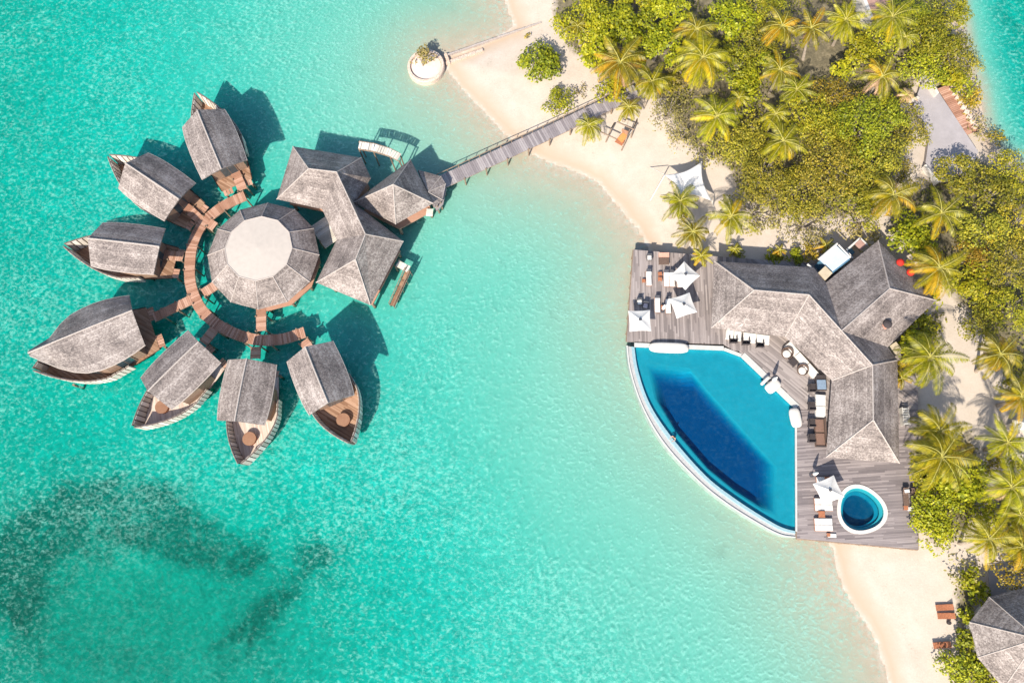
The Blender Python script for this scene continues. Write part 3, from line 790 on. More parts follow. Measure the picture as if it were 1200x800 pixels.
g = G('pool_tiles'); p_ = g.pos()
g.color(g.ramp(g.noise(p_, 1.2, 3), [(.3, (.38, .58, .53)), (.7, (.44, .66, .60))])); g.b.inputs['Roughness'].default_value = .4
M['tiles'] = g.m
M['weir'] = simple('weir_tiles', (.27, .40, .43), .12, 4, .3, .5)
M['gutter'] = simple('gutter_stone', (.37, .36, .35), .12, 4)
part('basin', mb, 'tiles', T)
M['deeptiles'] = M['tiles']
part('deep_basin', dbm, 'deeptiles', T, smooth=True)
# volume of water
mb = MB(); inn = offset(Wp, .004); mb.prism(inn, DP-.08, WL); part('water', mb, 'poolwater', T)
# curved weir: sloped profile between inner and outer curve
prof = [(0.0, WL-.9), (0.001, WL+.015), (.30, WL+.02), (.36, WL-.14), (.76, WL-.22), (.80, WL-.06), (.97, WL-.06), (1.0, -3.0)]
def weirstrip(i0, i1, name, mat):
    mb = MB(); rows = []
    for f, z in prof[i0:i1]: rows.append([(a.x+(b.x-a.x)*f, a.y+(b.y-a.y)*f, z) for a, b in zip(cin, cout)])
    mb.grid(rows); part(name, mb, mat, T)
weirstrip(0, 4, 'weir', 'weir'); weirstrip(3, 5, 'gutter', 'gutter'); weirstrip(4, 7, 'outer_lip', 'coping'); M['outer'] = simple('outer_pool_wall', (.30, .36, .32), .2, 2); weirstrip(6, 8, 'outer_wall', 'outer')
# coping round the deck sides
mb = MB()
for a, b, wd in ((top[0], top[2], .55), (top[2], top[3], .4), (top[3], top[4], .75), (top[4], top[5], .22)):
    e = (b-a); L = e.length; e.normalize(); nn = Vector((-e.y, e.x, 0))
    if (a+nn-Vector((P(840,500).x, P(840,500).y, 0))).length < (a-nn-Vector((P(840,500).x, P(840,500).y, 0))).length: nn = -nn
    c = (a+b)/2+nn*(wd/2); mb.box((c.x, c.y, DZ-.1+.035), (L+.04, wd, .28), math.atan2(e.y, e.x))
part('coping', mb, 'coping', T)
# deck
T = thing('pool_deck', 'weathered grey timber deck around the infinity pool', 'deck', P(900, 450, 0))
D1 = px([(742.5,292.5),(880,303.5),(880,411),(860,411),(848,403),(734.5,400)], DZ)
part('terrace', MB().prism(D1, DZ-.25, DZ), 'deck_ns', T)
D2 = px([(880.2,303.5),(960,309),(1040,345),(1076,452),(1076,479.6),(934,479.6),(870,416),(866,411),(880.2,411)], DZ)
part('terrace', MB().prism(D2, DZ-.252, DZ-.003), 'deck_dg', T)
jc = P(1009, 597, DZ)
blob = []
for k in range(40):
    a = 2*math.pi*k/40; rr = 1+.05*math.cos(3*a+.6); blob.append((jc.x+rr*math.cos(a), jc.y+rr*math.sin(a)*.98))
def ring_at(r): return [(jc.x+(x-jc.x)*r, jc.y+(y-jc.y)*r) for x, y in blob]
D3 = px([(934,480),(1076,480),(1076,643.6),(933.8,630.5)], DZ)
part('terrace', MB().prism(keyhole(D3, ring_at(2.95)), DZ-.25, DZ), 'deck_ew', T)
for poly in (D1, D3):
    fb = MB()
    q = poly[:4] if poly is D3 else poly[:1]+poly[-1:]
    for i in range(len(q)-1 if poly is D1 else len(q)):
        a, b = Vector((*q[i], DZ-.2)), Vector((*q[(i+1) % len(q)], DZ-.2)); fb.tube([a, b], .14, 6)
    part('edge_beam', fb, 'post', T)
dp = []
for a, b in ((D1[0], D1[5]), (D1[0], D1[1]), (D3[3], D3[2]), (D3[1], D3[2])):
    for k in range(6): dp.append((a[0]+(b[0]-a[0])*(k+.3)/6, a[1]+(b[1]-a[1])*(k+.3)/6))
stilts(T, dp, -1.5, DZ-.2, .15)
# plunge pool
T = thing('plunge_pool', 'small round blue plunge pool with white rim in the deck', 'plunge pool', jc)
R0 = 2.92
part('rim', MB().ringprism(ring_at(R0+.05), ring_at(R0-.38), DZ-.5, DZ+.09), 'whitewall', T)
mb = MB()
deepc = [(x-.18, y-.1) for x, y in ring_at(1.85)]
mb.ringprism(ring_at(R0-.37), ring_at(R0-.4), 1.25, DZ+.05)
mb.ringprism(ring_at(R0-.375), [(x-.06, y) for x, y in ring_at(2.2)], 1.2, 1.36)
mb.ringprism([(x-.06, y) for x, y in ring_at(2.2)], deepc, .2, 1.06)
part('basin', mb, 'tiles', T)
part('basin_floor', MB().add([(*p, .22) for p in deepc], [tuple(range(len(deepc)))]), 'deeptiles', T)
part('water', MB().prism(ring_at(R0-.385), .16, DZ-.02), 'poolwater', T)

# ------------------------------------------------------------------ pool building
def z7(x, y): return (880+x/4.704, 270+y/4.704)
E, RG = 4.6, 7.9
T = thing('pool_building', 'angular grey shingled building wrapping the landward side of the pool', 'building', P(985, 410, 0))
pt = {'nw': (837,306,E), 'sw': (833.5,384,E), 'k1': (883.5,340,RG), 'k2': (948,345.5,RG), 'n1': (953.5,313.5,E), 's1': (920,394.5,E), 'k3': (1022.3,427.5,RG), 's2': (974.5,445.5,E), 'v1': (968,331,E), 'm': (986,387.5,RG-.02),
      'e1': (1051.5,422,E), 'v2': (1040.5,406.5,E), 'k4': (1023.3,492,RG), 's3': (968,535.5,E), 's4': (1054,542.5,E), 'b1': (1029,282,E), 'b2': (1042.5,338,RG), 'b3': (1097,352,E)}
ro = hip_roof(T, pt, [('nw','sw','k1'), ('nw','k1','k2','n1'), ('sw','s1','k2','k1'), ('s1','s2','k3','k2'), ('n1','k2','v1'), ('v1','k2','m'), ('m','k3','v2'), ('v2','k3','e1'), ('s2','s3','k4','k3'), ('k3','k4','s4','e1'), ('s3','s4','k4'),
     ('v1','m','b2','b1'), ('m','v2','b3','b2'), ('b1','b2','b3')], 'shingle',
     [('nw','k1'),('sw','k1'),('k1','k2'),('k2','m'),('m','k3'),('k2','s1'),('k3','s2'),('k3','k4'),('k4','s3'),('k4','s4'),('k3','e1'),('m','b2'),('b2','b1'),('b2','b3')], cap=.08)
lp = [P2(*pt[k]) for k in ('nw','sw','s1','s2','s3','s4','e1','v2','b3','b1','v1','n1')]
walls(T, offset(lp, 1.5), .4, 4.65, 'wall')
# roof vent with arched cowl
def on_roof(u, v, tri):
    a, b, c = [P(*pt[k]) for k in tri]; nn = (b-a).cross(c-a); r = RC @ Vector((u-600, -(v-400), -F)); o = Vector((0, 0, H))
    t = (a-o).dot(nn)/r.dot(nn); return o+r*t
q = on_roof(1038, 381, ('m','b3','b2'))
mb = MB(); mb.box((q.x, q.y, q.z+.15), (.9, .7, .9), .7); part('vent_cowl', mb, 'terracotta', ro, bevel=.12)
mb = MB(); mb.lathe([(.55, .55), (.5, .7), (.25, .85), (.02, .9)], (q.x, q.y, q.z), 14); part('vent_cap', mb, 'dark', ro)
for u, v in ((1053,309), (1065,320.5)):
    q = on_roof(u, v, ('b1','b2','b3'))
    mb = MB(); mb.tube([(q.x, q.y, q.z-.3), (q.x, q.y, q.z+.6)], .2, 10); po = part('roof_lantern', mb, 'terracotta', ro)
    mb = MB(); mb.lathe([(.5, .5), (.48, .62), (.3, .85), (.02, .95)], (q.x, q.y, q.z), 14); part('lantern_cap', mb, 'red', po, smooth=True)
# service boxes behind the building
def quadbox(mb, q, z0, z1): mb.prism([P2(*z7(x, y), z1) for x, y in q], z0, z1)
T = thing('skylight_shed', 'pale blue frosted glass roofed shed with blue wall behind the pool building', 'shed', P(980, 306, 0))
mb = MB(); quadbox(mb, [(383,160), (470,88), (548,160), (455,232)], .5, 4.2); part('wall', mb, 'bluewall', T)
mb = MB(); quadbox(mb, [(378,160), (470,82), (545,152), (450,226)], 4.25, 4.4); part('glass_roof', mb, 'panel', T)
mb = MB(); a, b, c = P(*z7(372,160), 4.5), P(*z7(476,72), 4.5), P(*z7(550,150), 4.5)
mb.tube([a, b], .14, 6); mb.tube([b+(c-b)*.1, c], .1, 6); part('roof_kerb', mb, 'whitewall', T)
mb = MB(); mb.tube([P(*z7(312,186), 4.3), P(*z7(376,246), 4.3)], .14, 6); part('gutter', mb, 'whitewall', T)
single('flat_roof_box', (lambda m: (quadbox(m, [(372,232), (410,195), (450,235), (412,273)], .5, 4.75), m)[1])(MB()), 'tan', 'small square tan roofed service box beside the frosted glass shed', 'service box')
T = thing('service_court', 'open walled service yard with pinkish roof corner behind the pool building', 'yard', P(1005, 292, 0))
mb = MB()
for a, b in (((525,110), (602,42)), ((602,42), (640,78)), ((525,110), (560,150))):
    A, B = P(*z7(*a), 3.2), P(*z7(*b), 3.2); mb.box(((A.x+B.x)/2, (A.y+B.y)/2, 1.85), ((B-A).length+.1, .22, 2.7), math.atan2(B.y-A.y, B.x-A.x))
part('wall', mb, 'whitewall', T)
mb = MB(); quadbox(mb, [(572,74), (602,46), (636,80), (606,108)], 3.1, 3.2); part('roof', mb, 'pink', T)
mb = MB(); quadbox(mb, [(530,112), (550,95), (575,120), (556,138)], .9, 1.8); part('water_tank', mb, 'bluewall', T)
single('flat_roof_box', (lambda m: (quadbox(m, [(758,640), (800,612), (835,660), (800,690)], .5, 3.9), m)[1])(MB()), 'tan', 'small tan flat roof tucked between the pool building wings on the east', 'service box')

# built-in white benches under the eaves
def bench(label, a, b, wd, group='white built-in benches along the pool building'):
    A, B = P(*a, 2.2), P(*b, 2.2); e = B-A; L = e.length; an = math.atan2(e.y, e.x); c = (A+B)/2
    t = thing('built_in_bench', label, 'bench', (c.x, c.y, DZ), group)
    part('base', MB().box((c.x, c.y, DZ+.2), (L, wd, .4), an), 'whitewall', t)
    k = max(2, int(L/1.6))
    for i in range(k):
        q = A+e*((i+.5)/k); part('cushion', MB().box((q.x, q.y, DZ+.48), (L/k-.06, wd-.1, .16), an), 'white', t, bevel=.05)
    return t
bench('white bench under the short eave facing the pool, right of the dining chairs', (851,391), (869,393.5), 1.2)
bench('white bench under the eave above three dark stools', (871,394), (902,398), 1.2)
bench('long white bench along the slanting eave', (923,402), (957,440), .95)
bench('white bench along the straight eave beside four dark chairs', (962,462), (962,489), 1.25)

# ------------------------------------------------------------------ furniture prototypes
def lounger_proto(name, mat, frame, label, cat, head='charcoal', slats=False):
    t = thing(name, label, cat)
    part('frame', MB().box((0, 0, .27), (.68, 1.96, .07)), frame, t)
    for x in (-.28, .28):
        for y in (-.85, .85): part('leg', MB().box((x, y, .12), (.07, .07, .24)), frame, t)
    if slats:
        mb = MB()
        for k in range(11): mb.box((0, -.92+k*.115, .34), (.66, .085, .03))
        part('seat', mb, mat, t)
        mb = MB()
        for k in range(6): mb.box((0, .4+k*.095*.85, .36+k*.075), (.66, .085, .03), 0, R(42))
        part('backrest', mb, mat, t)
    else:
        part('mattress', MB().box((0, -.33, .37), (.66, 1.28, .13)), mat, t, bevel=.05)
        part('backrest', MB().box((0, .56, .47), (.66, .56, .12), 0, R(24)), mat, t, bevel=.05)
        part('headrest', MB().box((0, .98, .62), (.62, .42, .12), 0, R(24)), head, t, bevel=.04)
    return Proto(t)
def at(u, v, z=DZ): return P(u, v, z)
LG = 'white sun loungers on the pool deck'
lg = lounger_proto('sun_lounger', 'white', 'teak', 'white lounger', 'sun lounger')
for u, v, lab in [(760,327,'white sun lounger alone at the left of its row, small red brown table beside it'),
                  (780.5,328,'left one of the two white loungers pushed together on the deck'),
                  (787,328,'right one of the two white loungers pushed together, thin parasol shadow across it'),
                  (796,329,'white sun lounger half under the diamond shaped parasol'),
                  (770,358,'white sun lounger left of the little orange brown table'),
                  (782.5,359,'white sun lounger right of the little orange brown table')]:
    lg.place(at(u, v), 0, lab, LG, 1.02)
t = thing('double_lounger', 'x', 'sun lounger')
part('frame', MB().box((0, 0, .25), (2.1, 1.5, .08)), 'teak', t)
for x in (-.95, .95):
    for y in (-.65, .65): part('leg', MB().box((x, y, .11), (.08, .08, .22)), 'teak', t)
for y in (-.37, .37):
    part('mattress', MB().box((.3, y, .36), (1.45, .7, .14)), 'white', t, bevel=.05)
    part('backrest', MB().box((-.72, y, .42), (.62, .7, .14), 0), 'white', t, bevel=.06)
dl = Proto(t)
DG = 'white double loungers by the plunge pool'
dl.place(at(966,566), 0, 'white double lounger beneath the parasol by the plunge pool', DG)
dl.place(at(964,591), 0, 'white double lounger in full sun just below the parasol by the plunge pool', DG, 1.02)
dl.place(at(964,614.5), 0, 'lowest white double lounger, nearest the deck edge and beach', DG, 1.02)
# parasols
def parasol():
    t = thing('parasol', 'x', 'parasol')
    part('pole', MB().tube([(0, 0, .05), (0, 0, 2.75)], .035, 8), 'teak', t)
    part('base', MB().lathe([(.36, 0), (.36, .07), (.08, .1)], (0, 0, 0), 18), 'charcoal', t)
    mb = MB(); s = 1.36; vs = []; rows = []
    m = 8; pts = []
    for j in range(5):
        f = j/4; row = []
        for k in range(4):
            a0 = math.pi/4+math.pi/2*k; a1 = a0+math.pi/2
            for i in range(m):
                u = i/m; x = (1-u)*math.cos(a0)+u*math.cos(a1); y = (1-u)*math.sin(a0)+u*math.sin(a1)
                sag = 1-.06*math.sin(math.pi*u)*f
                rr = (.02+.98*f)*s*math.sqrt(2)*sag
                row.append((x*rr, y*rr, 2.78-.62*f-.10*math.sin(math.pi*f)*math.sin(math.pi*u)))
        row.append(row[0]); rows.append(row)
    mb.grid(rows); co = part('canopy', mb, 'white', t, solid=.02)
    rb = MB()
    for k in range(4):
        a = math.pi/4+math.pi/2*k; rb.tube([(0, 0, 2.70), (math.cos(a)*s*1.38, math.sin(a)*s*1.38, 2.11)], .02, 5)
    part('rib', rb, 'teak', t)
    part('finial', MB().lathe([(.16, 2.76), (.2, 2.82), (.05, 2.9)], (0, 0, 0), 12), 'charcoal', co)
    return Proto(t)
pp = parasol(); PG = 'open white parasols on the pool deck'
def ground_of(u, v, h): q = P(u, v, DZ+h); return Vector((q.x, q.y, DZ))
pp.place(ground_of(803,322,2.5), R(45), 'diamond turned white parasol, topmost on the deck', PG)
pp.place(ground_of(801,357,2.5), R(18), 'slightly twisted white parasol directly below the diamond turned one', PG)
pp.place(ground_of(750,375,2.5), R(2), 'square set white parasol at the left deck edge over two chairs', PG)
pp.place(ground_of(972,574,2.5), R(22), 'white parasol over the loungers by the plunge pool', PG)
def closed():
    t = thing('closed_parasol', 'x', 'parasol')
    part('pole', MB().tube([(0, 0, .05), (0, 0, 2.6)], .04, 8), 'teak', t)
    part('base', MB().lathe([(.3, 0), (.3, .08), (.08, .1)], (0, 0, 0), 16), 'charcoal', t)
    part('folded_canopy', MB().lathe([(.06, .9), (.2, 1.0), (.24, 1.4), (.17, 2.0), (.08, 2.5), (.02, 2.65)], (0, 0, 0), 9), 'white', t)
    return Proto(t)
cp = closed(); CG = 'closed parasols on the pool deck'
cp.place(at(776,364), 0, 'folded parasol standing between two white loungers and casting a thin shadow', CG)
cp.place(at(951,556), 0, 'folded parasol standing left of the loungers by the plunge pool', CG)
cp.place(at(904,447), 0, 'fat folded parasol by the white seat on the slanting pool edge', CG, 1.05)
# small tables
def table(name, w_, d_, h_, mat):
    t = thing(name, 'x', 'table')
    part('top', MB().box((0, 0, h_), (w_, d_, .05)), mat, t, bevel=.01)
    for x in (-1, 1):
        for y in (-1, 1): part('leg', MB().box((x*(w_/2-.05), y*(d_/2-.05), h_/2-.02), (.05, .05, h_-.03)), mat, t)
    return Proto(t)
st = table('side_table', .5, .5, .42, 'teak'); SG = 'small teak side tables by the loungers'
st.place(at(754,330), 0, 'tiny red brown side table at the foot of the leftmost lounger', SG, .9)
st.place(at(773,322), .1, 'red brown side table left of the paired loungers, upper of two', SG)
st.place(at(773,328), 0, 'red brown side table left of the paired loungers, lower of two', SG)
st.place(at(776.5,361), 0, 'orange brown side table between the two loungers of the lower row', SG, 1.1)
st.place(at(961,602.5), 0, 'red brown side table between the two sunlit double loungers', SG, 1.5)
st.place(at(968,562), 0, 'red brown side table in the shade of the parasol by the plunge pool', SG, 1.3)
st.place(at(1060,595), 0, 'red brown side table at the foot of the dark loungers by the hedge', SG)
st.place(at(970,626.5), 0, 'little red brown table with a white towel at the seaward deck edge', SG, .8)
t = thing('massage_bed', 'brown slatted daybed with lighter head panel near the top deck edge', 'daybed', (0, 0, 0))
part('seat', MB().box((0, -.2, .35), (1.35, .95, .16)), 'wicker', t, bevel=.03); part('head_panel', MB().box((0, .55, .55), (1.35, .6, .1), 0, R(20)), 'terracotta', t)
for x in (-.6, .6):
    for y in (-.6, .55): part('leg', MB().box((x, y, .14), (.08, .08, .28)), 'wicker', t)
Proto(t).place(at(777.5,305), 0, 'brown daybed with lighter head panel near the top edge of the deck')
def chair(name, mat, cushion):
    t = thing(name, 'x', 'chair')
    part('seat', MB().box((0, 0, .36), (.7, .72, .14)), mat, t, bevel=.02)
    part('backrest', MB().box((0, .36, .62), (.7, .1, .6), 0, R(-10)), mat, t, bevel=.03)
    for x in (-.36, .36): part('armrest', MB().box((x, .0, .52), (.08, .7, .2)), mat, t, bevel=.02)
    for x in (-.3, .3):
        for y in (-.3, .3): part('leg', MB().box((x, y, .14), (.06, .06, .29)), mat, t)
    if cushion: part('cushion', MB().box((0, -.03, .47), (.58, .6, .12)), cushion, t, bevel=.04)
    return Proto(t)
wc = chair('deck_chair', 'charcoal', 'white')
wc.place(at(760.5,303), 0, 'small dark chair with white cushion near the top left deck corner', None, .95)
wc.place(at(749,355), R(5), 'dark chair with white cushion under the square set parasol, left of a pair', 'cushioned chairs under the square set parasol')
mc = chair('deck_chair', 'charcoal', simple('mauve_cloth', (.50, .42, .43), .08, 5))
mc.place(at(756,359), R(-12), 'dark chair with mauve cushion under the square set parasol, right of a pair', 'cushioned chairs under the square set parasol')
ds = chair('wicker_chair', 'dark', None); WG = 'dark wicker chairs facing the benches'
for u, v, rz, lab in [(858,399,180,'dark wicker stool chair at the left end of the row of three under the eave'), (872.5,401,180,'middle dark wicker chair in the row of three under the eave'), (889,404,180,'dark wicker chair at the right end of the row of three under the eave'),
                      (950,455.5,90,'topmost of the four dark chairs beside the straight white bench'), (949.8,476.5,90,'second highest of the four dark chairs beside the straight white bench'),
                      (949.8,496,90,'third dark chair down, opposite the upper end of the brown sofa'), (949.5,514,90,'lowest of the four dark chairs, opposite the lower end of the brown sofa')]:
    ds.place(at(u, v), R(rz), lab, WG, 1.28)
def tub():
    t = thing('tub_chair', 'x', 'chair'); mb = MB()
    rows = []
    for z_, r_ in ((.1, .52), (.45, .60), (.8, .64)):
        rows.append([(r_*math.cos(a), r_*math.sin(a), z_ - .25*(z_/.8)*(1-math.sin(a))/2) for a in [R(-50+280*k/20) for k in range(21)]])
    mb.grid(rows); part('backrest', mb, 'wicker', t, solid=.07)
    part('seat', MB().lathe([(.5, .05), (.52, .36), (.4, .38)], (0, 0, 0), 20), 'wicker', t)
    part('cushion', MB().lathe([(.44, .38), (.46, .46), (.3, .52), (.02, .53)], (0, -.04, 0), 20), 'white', t, smooth=True)
    return Proto(t)
tc = tub(); TG = 'round tub chairs by the slanting bench'
tc.place(at(921,415), R(-40), 'round brown tub chair with white cushion, above the dark square table', TG, 1.15)
tc.place(at(939,434.5), R(-20), 'round brown tub chair with white cushion, below the dark square table', TG, 1.1)
table('coffee_table', .95, .95, .45, 'dark').place(at(928.5,425), R(-48), 'dark square table between the two round tub chairs')
t = thing('wicker_sofa', 'brown wicker sofa at the lower end of the straight eave', 'sofa')
part('base', MB().box((0, 0, .25), (1.3, 3.5, .4)), 'wicker', t, bevel=.04); part('backrest', MB().box((.58, 0, .6), (.16, 3.5, .45)), 'wicker', t, bevel=.04)
for y in (-1.7, 1.7): part('armrest', MB().box((0, y, .5), (1.25, .14, .3)), 'dark', t, bevel=.03)
for y in (-.85, .85): part('cushion', MB().box((-.06, y, .5), (1.0, 1.5, .14)), simple('brown_cushion', (.20, .12, .09), .15, 6), t, bevel=.05)
Proto(t).place(at(960,507), R(-1), 'brown wicker sofa at the lower end of the straight eave')
t = thing('covered_daybed', 'x', 'daybed')
part('base', MB().box((0, 0, .25), (1.3, 1.9, .45)), 'dark', t, bevel=.04); part('cushion', MB().box((0, -.25, .53), (1.1, 1.2, .13)), simple('blue_cloth', (.20, .27, .36), .12, 4), t, bevel=.05); part('head', MB().box((0, .8, .62), (1.2, .22, .5)), 'dark', t, bevel=.05)
Proto(t).place(at(961,449), 0, 'dark daybed with blue grey cushion where the slanting eave meets the straight one')
db_ = lounger_proto('wicker_lounger', 'wicker', 'dark', 'x', 'sun lounger', 'wicker')
db_.place(at(1060,583), 0, 'left one of two dark brown loungers by the hedge, white pillow at its head', 'dark brown loungers by the hedge', 1.0)
db_.place(at(1069,583.5), 0, 'right one of two dark brown loungers by the hedge', 'dark brown loungers by the hedge', 1.0)
single('pillow', MB().box(P(1063,575,DZ+.75), (.6, .4, .16), .1), 'white', 'white pillow at the head of the left dark brown lounger', 'pillow', bevel=.06)
single('towel', MB().box(P(1068.5,595.5,DZ+.1), (1.05, .5, .2), .05), 'white', 'white towel on the deck at the foot of the dark brown loungers', 'towel', bevel=.06)
single('towel', MB().box(P(975,627,DZ+.1), (1.0, .45, .2), -.05), 'white', 'white rolled towel beside the little table at the seaward deck edge', 'towel', bevel=.06)
single('shower_tray', MB().box(P(1076,561,1.2), (.95, .95, .5), .1), 'panel', 'pale blue square basin at the hedge side of the deck', 'basin', bevel=.05)
single('flower_pot', MB().lathe([(.22, 0), (.34, .55), (.36, .6), (.28, .6), (.26, .5)], P(823.5,304,DZ), 16), 'terracotta', 'terracotta pot by the palm at the top of the deck', 'pot')
# side door step
t = thing('louvre_screen', 'x', 'screen'); 
for k in range(7): pass
mb = MB()
for k in range(7): mb.box((0, -.9+k*.3, .9), (.6, .2, .05))
part('louvres', mb, 'coping', t); part('frame', MB().box((-.36, 0, .5), (.08, 2.2, 1.0)).box((.36, 0, .5), (.08, 2.2, 1.0)), 'whitewall', t)
Proto(t).place(at(1058,489), 0, 'white louvred screen against the east wall of the pool building')
# white pebble seats
def pebble(label, u, v, lx, ly, rz, z=DZ):
    mb = MB(); rows = []
    for th in np.linspace(-math.pi/2, math.pi/2, 9):
        row = []
        for ph in np.linspace(0, 2*math.pi, 25):
            sp = lambda c, e: math.copysign(abs(c)**e, c)
            x = lx/2*sp(math.cos(th), .5)*sp(math.cos(ph), .55); y = ly/2*sp(math.cos(th), .5)*sp(math.sin(ph), .55); zz = .38*sp(math.sin(th), .6)
            row.append((x, y, zz+.36))
        rows.append(row)
    mb.grid(rows); c = P(u, v, z+.5)
    m = Matrix.Rotation(R(rz), 3, 'Z'); mb.v = [tuple(m @ Vector(p)+Vector((c.x, c.y, z))) for p in mb.v]
    single('white_daybed', mb, 'whitewall', label, 'daybed', 'white sculpted daybeds on the pool edge', smooth=True)
pebble('long white rounded daybed on the top edge of the pool', 784, 407, 5.0, 1.35, -2)
pebble('white egg shaped daybed at the right corner of the pool', 932.5, 489, 1.35, 2.45, 8)
pebble('white rounded daybed on the slanting pool edge beside the folded parasol', 906, 452, 2.0, 1.35, 38)
pebble('thin white slab daybed on the slanting pool edge, left of the rounded one', 897, 445.5, 1.5, .45, 44)

# ------------------------------------------------------------------ swimmer resting on the weir
def skin_obj(name, V, Eg, Rd, mat, sub=2):
    me = bpy.data.meshes.new(name); me.from_pydata(V, Eg, []); o = bpy.data.objects.new(name, me); COL.objects.link(o)
    sm = o.modifiers.new('skin', 'SKIN'); sm.use_smooth_shade = True
    for d, r in zip(me.skin_vertices[0].data, Rd): d.radius = (r, r)
    me.skin_vertices[0].data[0].use_root = True
    s = o.modifiers.new('sub', 'SUBSURF'); s.levels = sub; s.render_levels = sub
    bpy.context.view_layer.update(); dg = bpy.context.evaluated_depsgraph_get()
    m2 = bpy.data.meshes.new_from_object(o.evaluated_get(dg)); m2.name = name
    COL.objects.unlink(o); bpy.data.objects.remove(o)
    m2.materials.append(M[mat]); o2 = bpy.data.objects.new(name, m2); COL.objects.link(o2)
    return o2
V = [(0,0,0)]; Eg = []; Rd = [.13]
def bone(par, p, r): V.append(p); Rd.append(r); Eg.append((par, len(V)-1)); return len(V)-1
# local frame: figure faces -y (towards the weir); z=0 pelvis
sp1 = bone(0, (0,-.02,.2), .125); ch = bone(sp1, (0,-.05,.40), .15); nk0 = bone(ch, (0,-.05,.53), .07); nk = bone(nk0, (0,-.06,.60), .055); hd = bone(nk, (0,-.08,.70), .085); hd2 = bone(hd, (0,-.08,.80), .09)
ns = bone(hd, (0,-.185,.715), .016)
for s in (-1, 1):
    sh = bone(ch, (s*.19,-.05,.46), .065); el = bone(sh, (s*.34,-.25,.34), .045); wr = bone(el, (s*.22,-.52,.36), .03); pm = bone(wr, (s*.19,-.59,.36), .034)
    for k, (dx, L) in enumerate(((-.03,.07),(-.01,.085),(.012,.08),(.032,.06))):
        f1 = bone(pm, (s*.19+dx,-.59-L*.6,.365), .009); bone(f1, (s*.19+dx,-.59-L,.352), .008)
    t1 = bone(wr, (s*.19-s*.05,-.57,.358), .011); bone(t1, (s*.19-s*.07,-.61,.355), .009)
    hp = bone(0, (s*.10,0,-.06), .10); kn = bone(hp, (s*.11,.02,-.48), .065); an = bone(kn, (s*.11,.06,-.88), .04); bone(an, (s*.12,-.09,-.93), .035)
person = skin_obj('person', V, Eg, Rd, 'skin')
person['label'] = 'person with dark hair leaning both arms on the curved pool edge'; person['category'] = 'person'
def child(mb, name, mat):
    me = bpy.data.meshes.new(name); me.from_pydata(mb.v, [], mb.f); me.materials.append(M[mat]); me.polygons.foreach_set('use_smooth', [True]*len(me.polygons))
    o = bpy.data.objects.new(name, me); COL.objects.link(o); o.parent = person
child(MB().lathe([(.112, .70), (.122, .78), (.112, .86), (.06, .905), (.01, .912)], (0, -.055, 0), 16), 'hair', 'hair')
child(MB().lathe([(.15, -.13), (.175, -.04), (.16, .10)], (0, 0, 0), 16, 1.05, .85), 'swimwear', 'swim')
for s in (-1, 1): child(MB().lathe([(.002, -.014), (.012, -.006), (.014, 0), (.012, .006), (.002, .014)], (s*.035, -.163, .745), 8), 'eye', 'hair')
q = P(788.5, 514.5, WL); person.location = (q.x+.16, q.y+.28, WL-.32); person.rotation_euler = (0, 0, R(-42))

# ------------------------------------------------------------------ beach things
t = thing('beach_swing', 'brown timber swing frame with orange seat on the beach near the jetty', 'swing', P(727,160,.7))
c = P(722,153,2.6)
def zs(x, y, z): return P(690+x/13.34, 130+y/13.34, z)
for (hx, hy), (fx, fy) in [((350,280),(265,490)), ((350,280),(400,190)), ((690,290),(660,420)), ((690,290),(760,120)), ((600,400),(512,620)), ((600,400),(640,290))]:
    part('post', MB().tube([zs(hx, hy, 2.7), zs(fx, fy, .6)], .09, 7), 'post', t)
part('crossbeam', MB().tube([zs(440,170,2.75), zs(715,295,2.75)], .1, 7).tube([zs(190,330,2.6), zs(430,440,2.6)], .09, 7).tube([zs(640,290,2.7), zs(600,400,2.7)], .08, 7), 'post', t)
mb = MB(); a, b, cc, dd = zs(540,330,1.5), zs(610,390,1.5), zs(520,500,1.25), zs(445,430,1.25)
mb.add([a, b, cc, dd], [(0, 3, 2, 1)]); so_ = part('seat', mb, simple('orange_canvas', (.62, .23, .07), .12, 4), t, solid=.1)
mb = MB(); a, b, cc, dd = zs(520,280,2.1), zs(640,330,2.1), zs(605,390,1.55), zs(510,320,1.55); mb.add([a, b, cc, dd], [(0, 3, 2, 1)]); part('backrest', mb, 'brown', t, solid=.08)
mb = MB(); a, b, cc, dd = zs(440,440,1.22), zs(560,480,1.22), zs(515,545,1.2), zs(405,480,1.2); mb.add([a, b, cc, dd], [(0, 3, 2, 1)]); part('footrest', mb, 'teak', t, solid=.08)
rb = MB()
for (x, y, z_), (x2, y2, z2) in (((540,330,1.5),(560,230,2.7)), ((610,390,1.5),(690,290,2.7))): rb.tube([zs(x, y, z_), zs(x2, y2, z2)], .025, 5)
part('rope', rb, 'slat', t)
# shade sail
t = thing('shade_sail', 'white canvas shade sail stretched on posts over the beach', 'shade sail', P(800,215,.7))
C4 = [P(779,205,3.3), P(822,190,4.0), P(835,236,2.6), P(795,228,3.6)]
mb = MB(); rows = []; n_ = 12
for i in range(n_+1):
    v_ = i/n_; row = []
    for j in range(n_+1):
        u_ = j/n_; p0 = C4[0].lerp(C4[1], u_).lerp(C4[3].lerp(C4[2], u_), v_)
        cen = (C4[0]+C4[1]+C4[2]+C4[3])/4
        e_ = 4*(u_*(1-u_)*(abs(v_-.5)*2)**2+v_*(1-v_)*(abs(u_-.5)*2)**2)*.22
        row.append(p0.lerp(cen, e_))
    rows.append(row)
mb.grid(rows); part('sail', mb, 'white', t, solid=.015, smooth=True)
for c4, foot in zip(C4, (P(762,235,.6), P(823,197,.7), P(836,243,.6), P(790,236,.6))):
    part('post', MB().tube([foot, c4], .07, 8), 'whitewall', t)
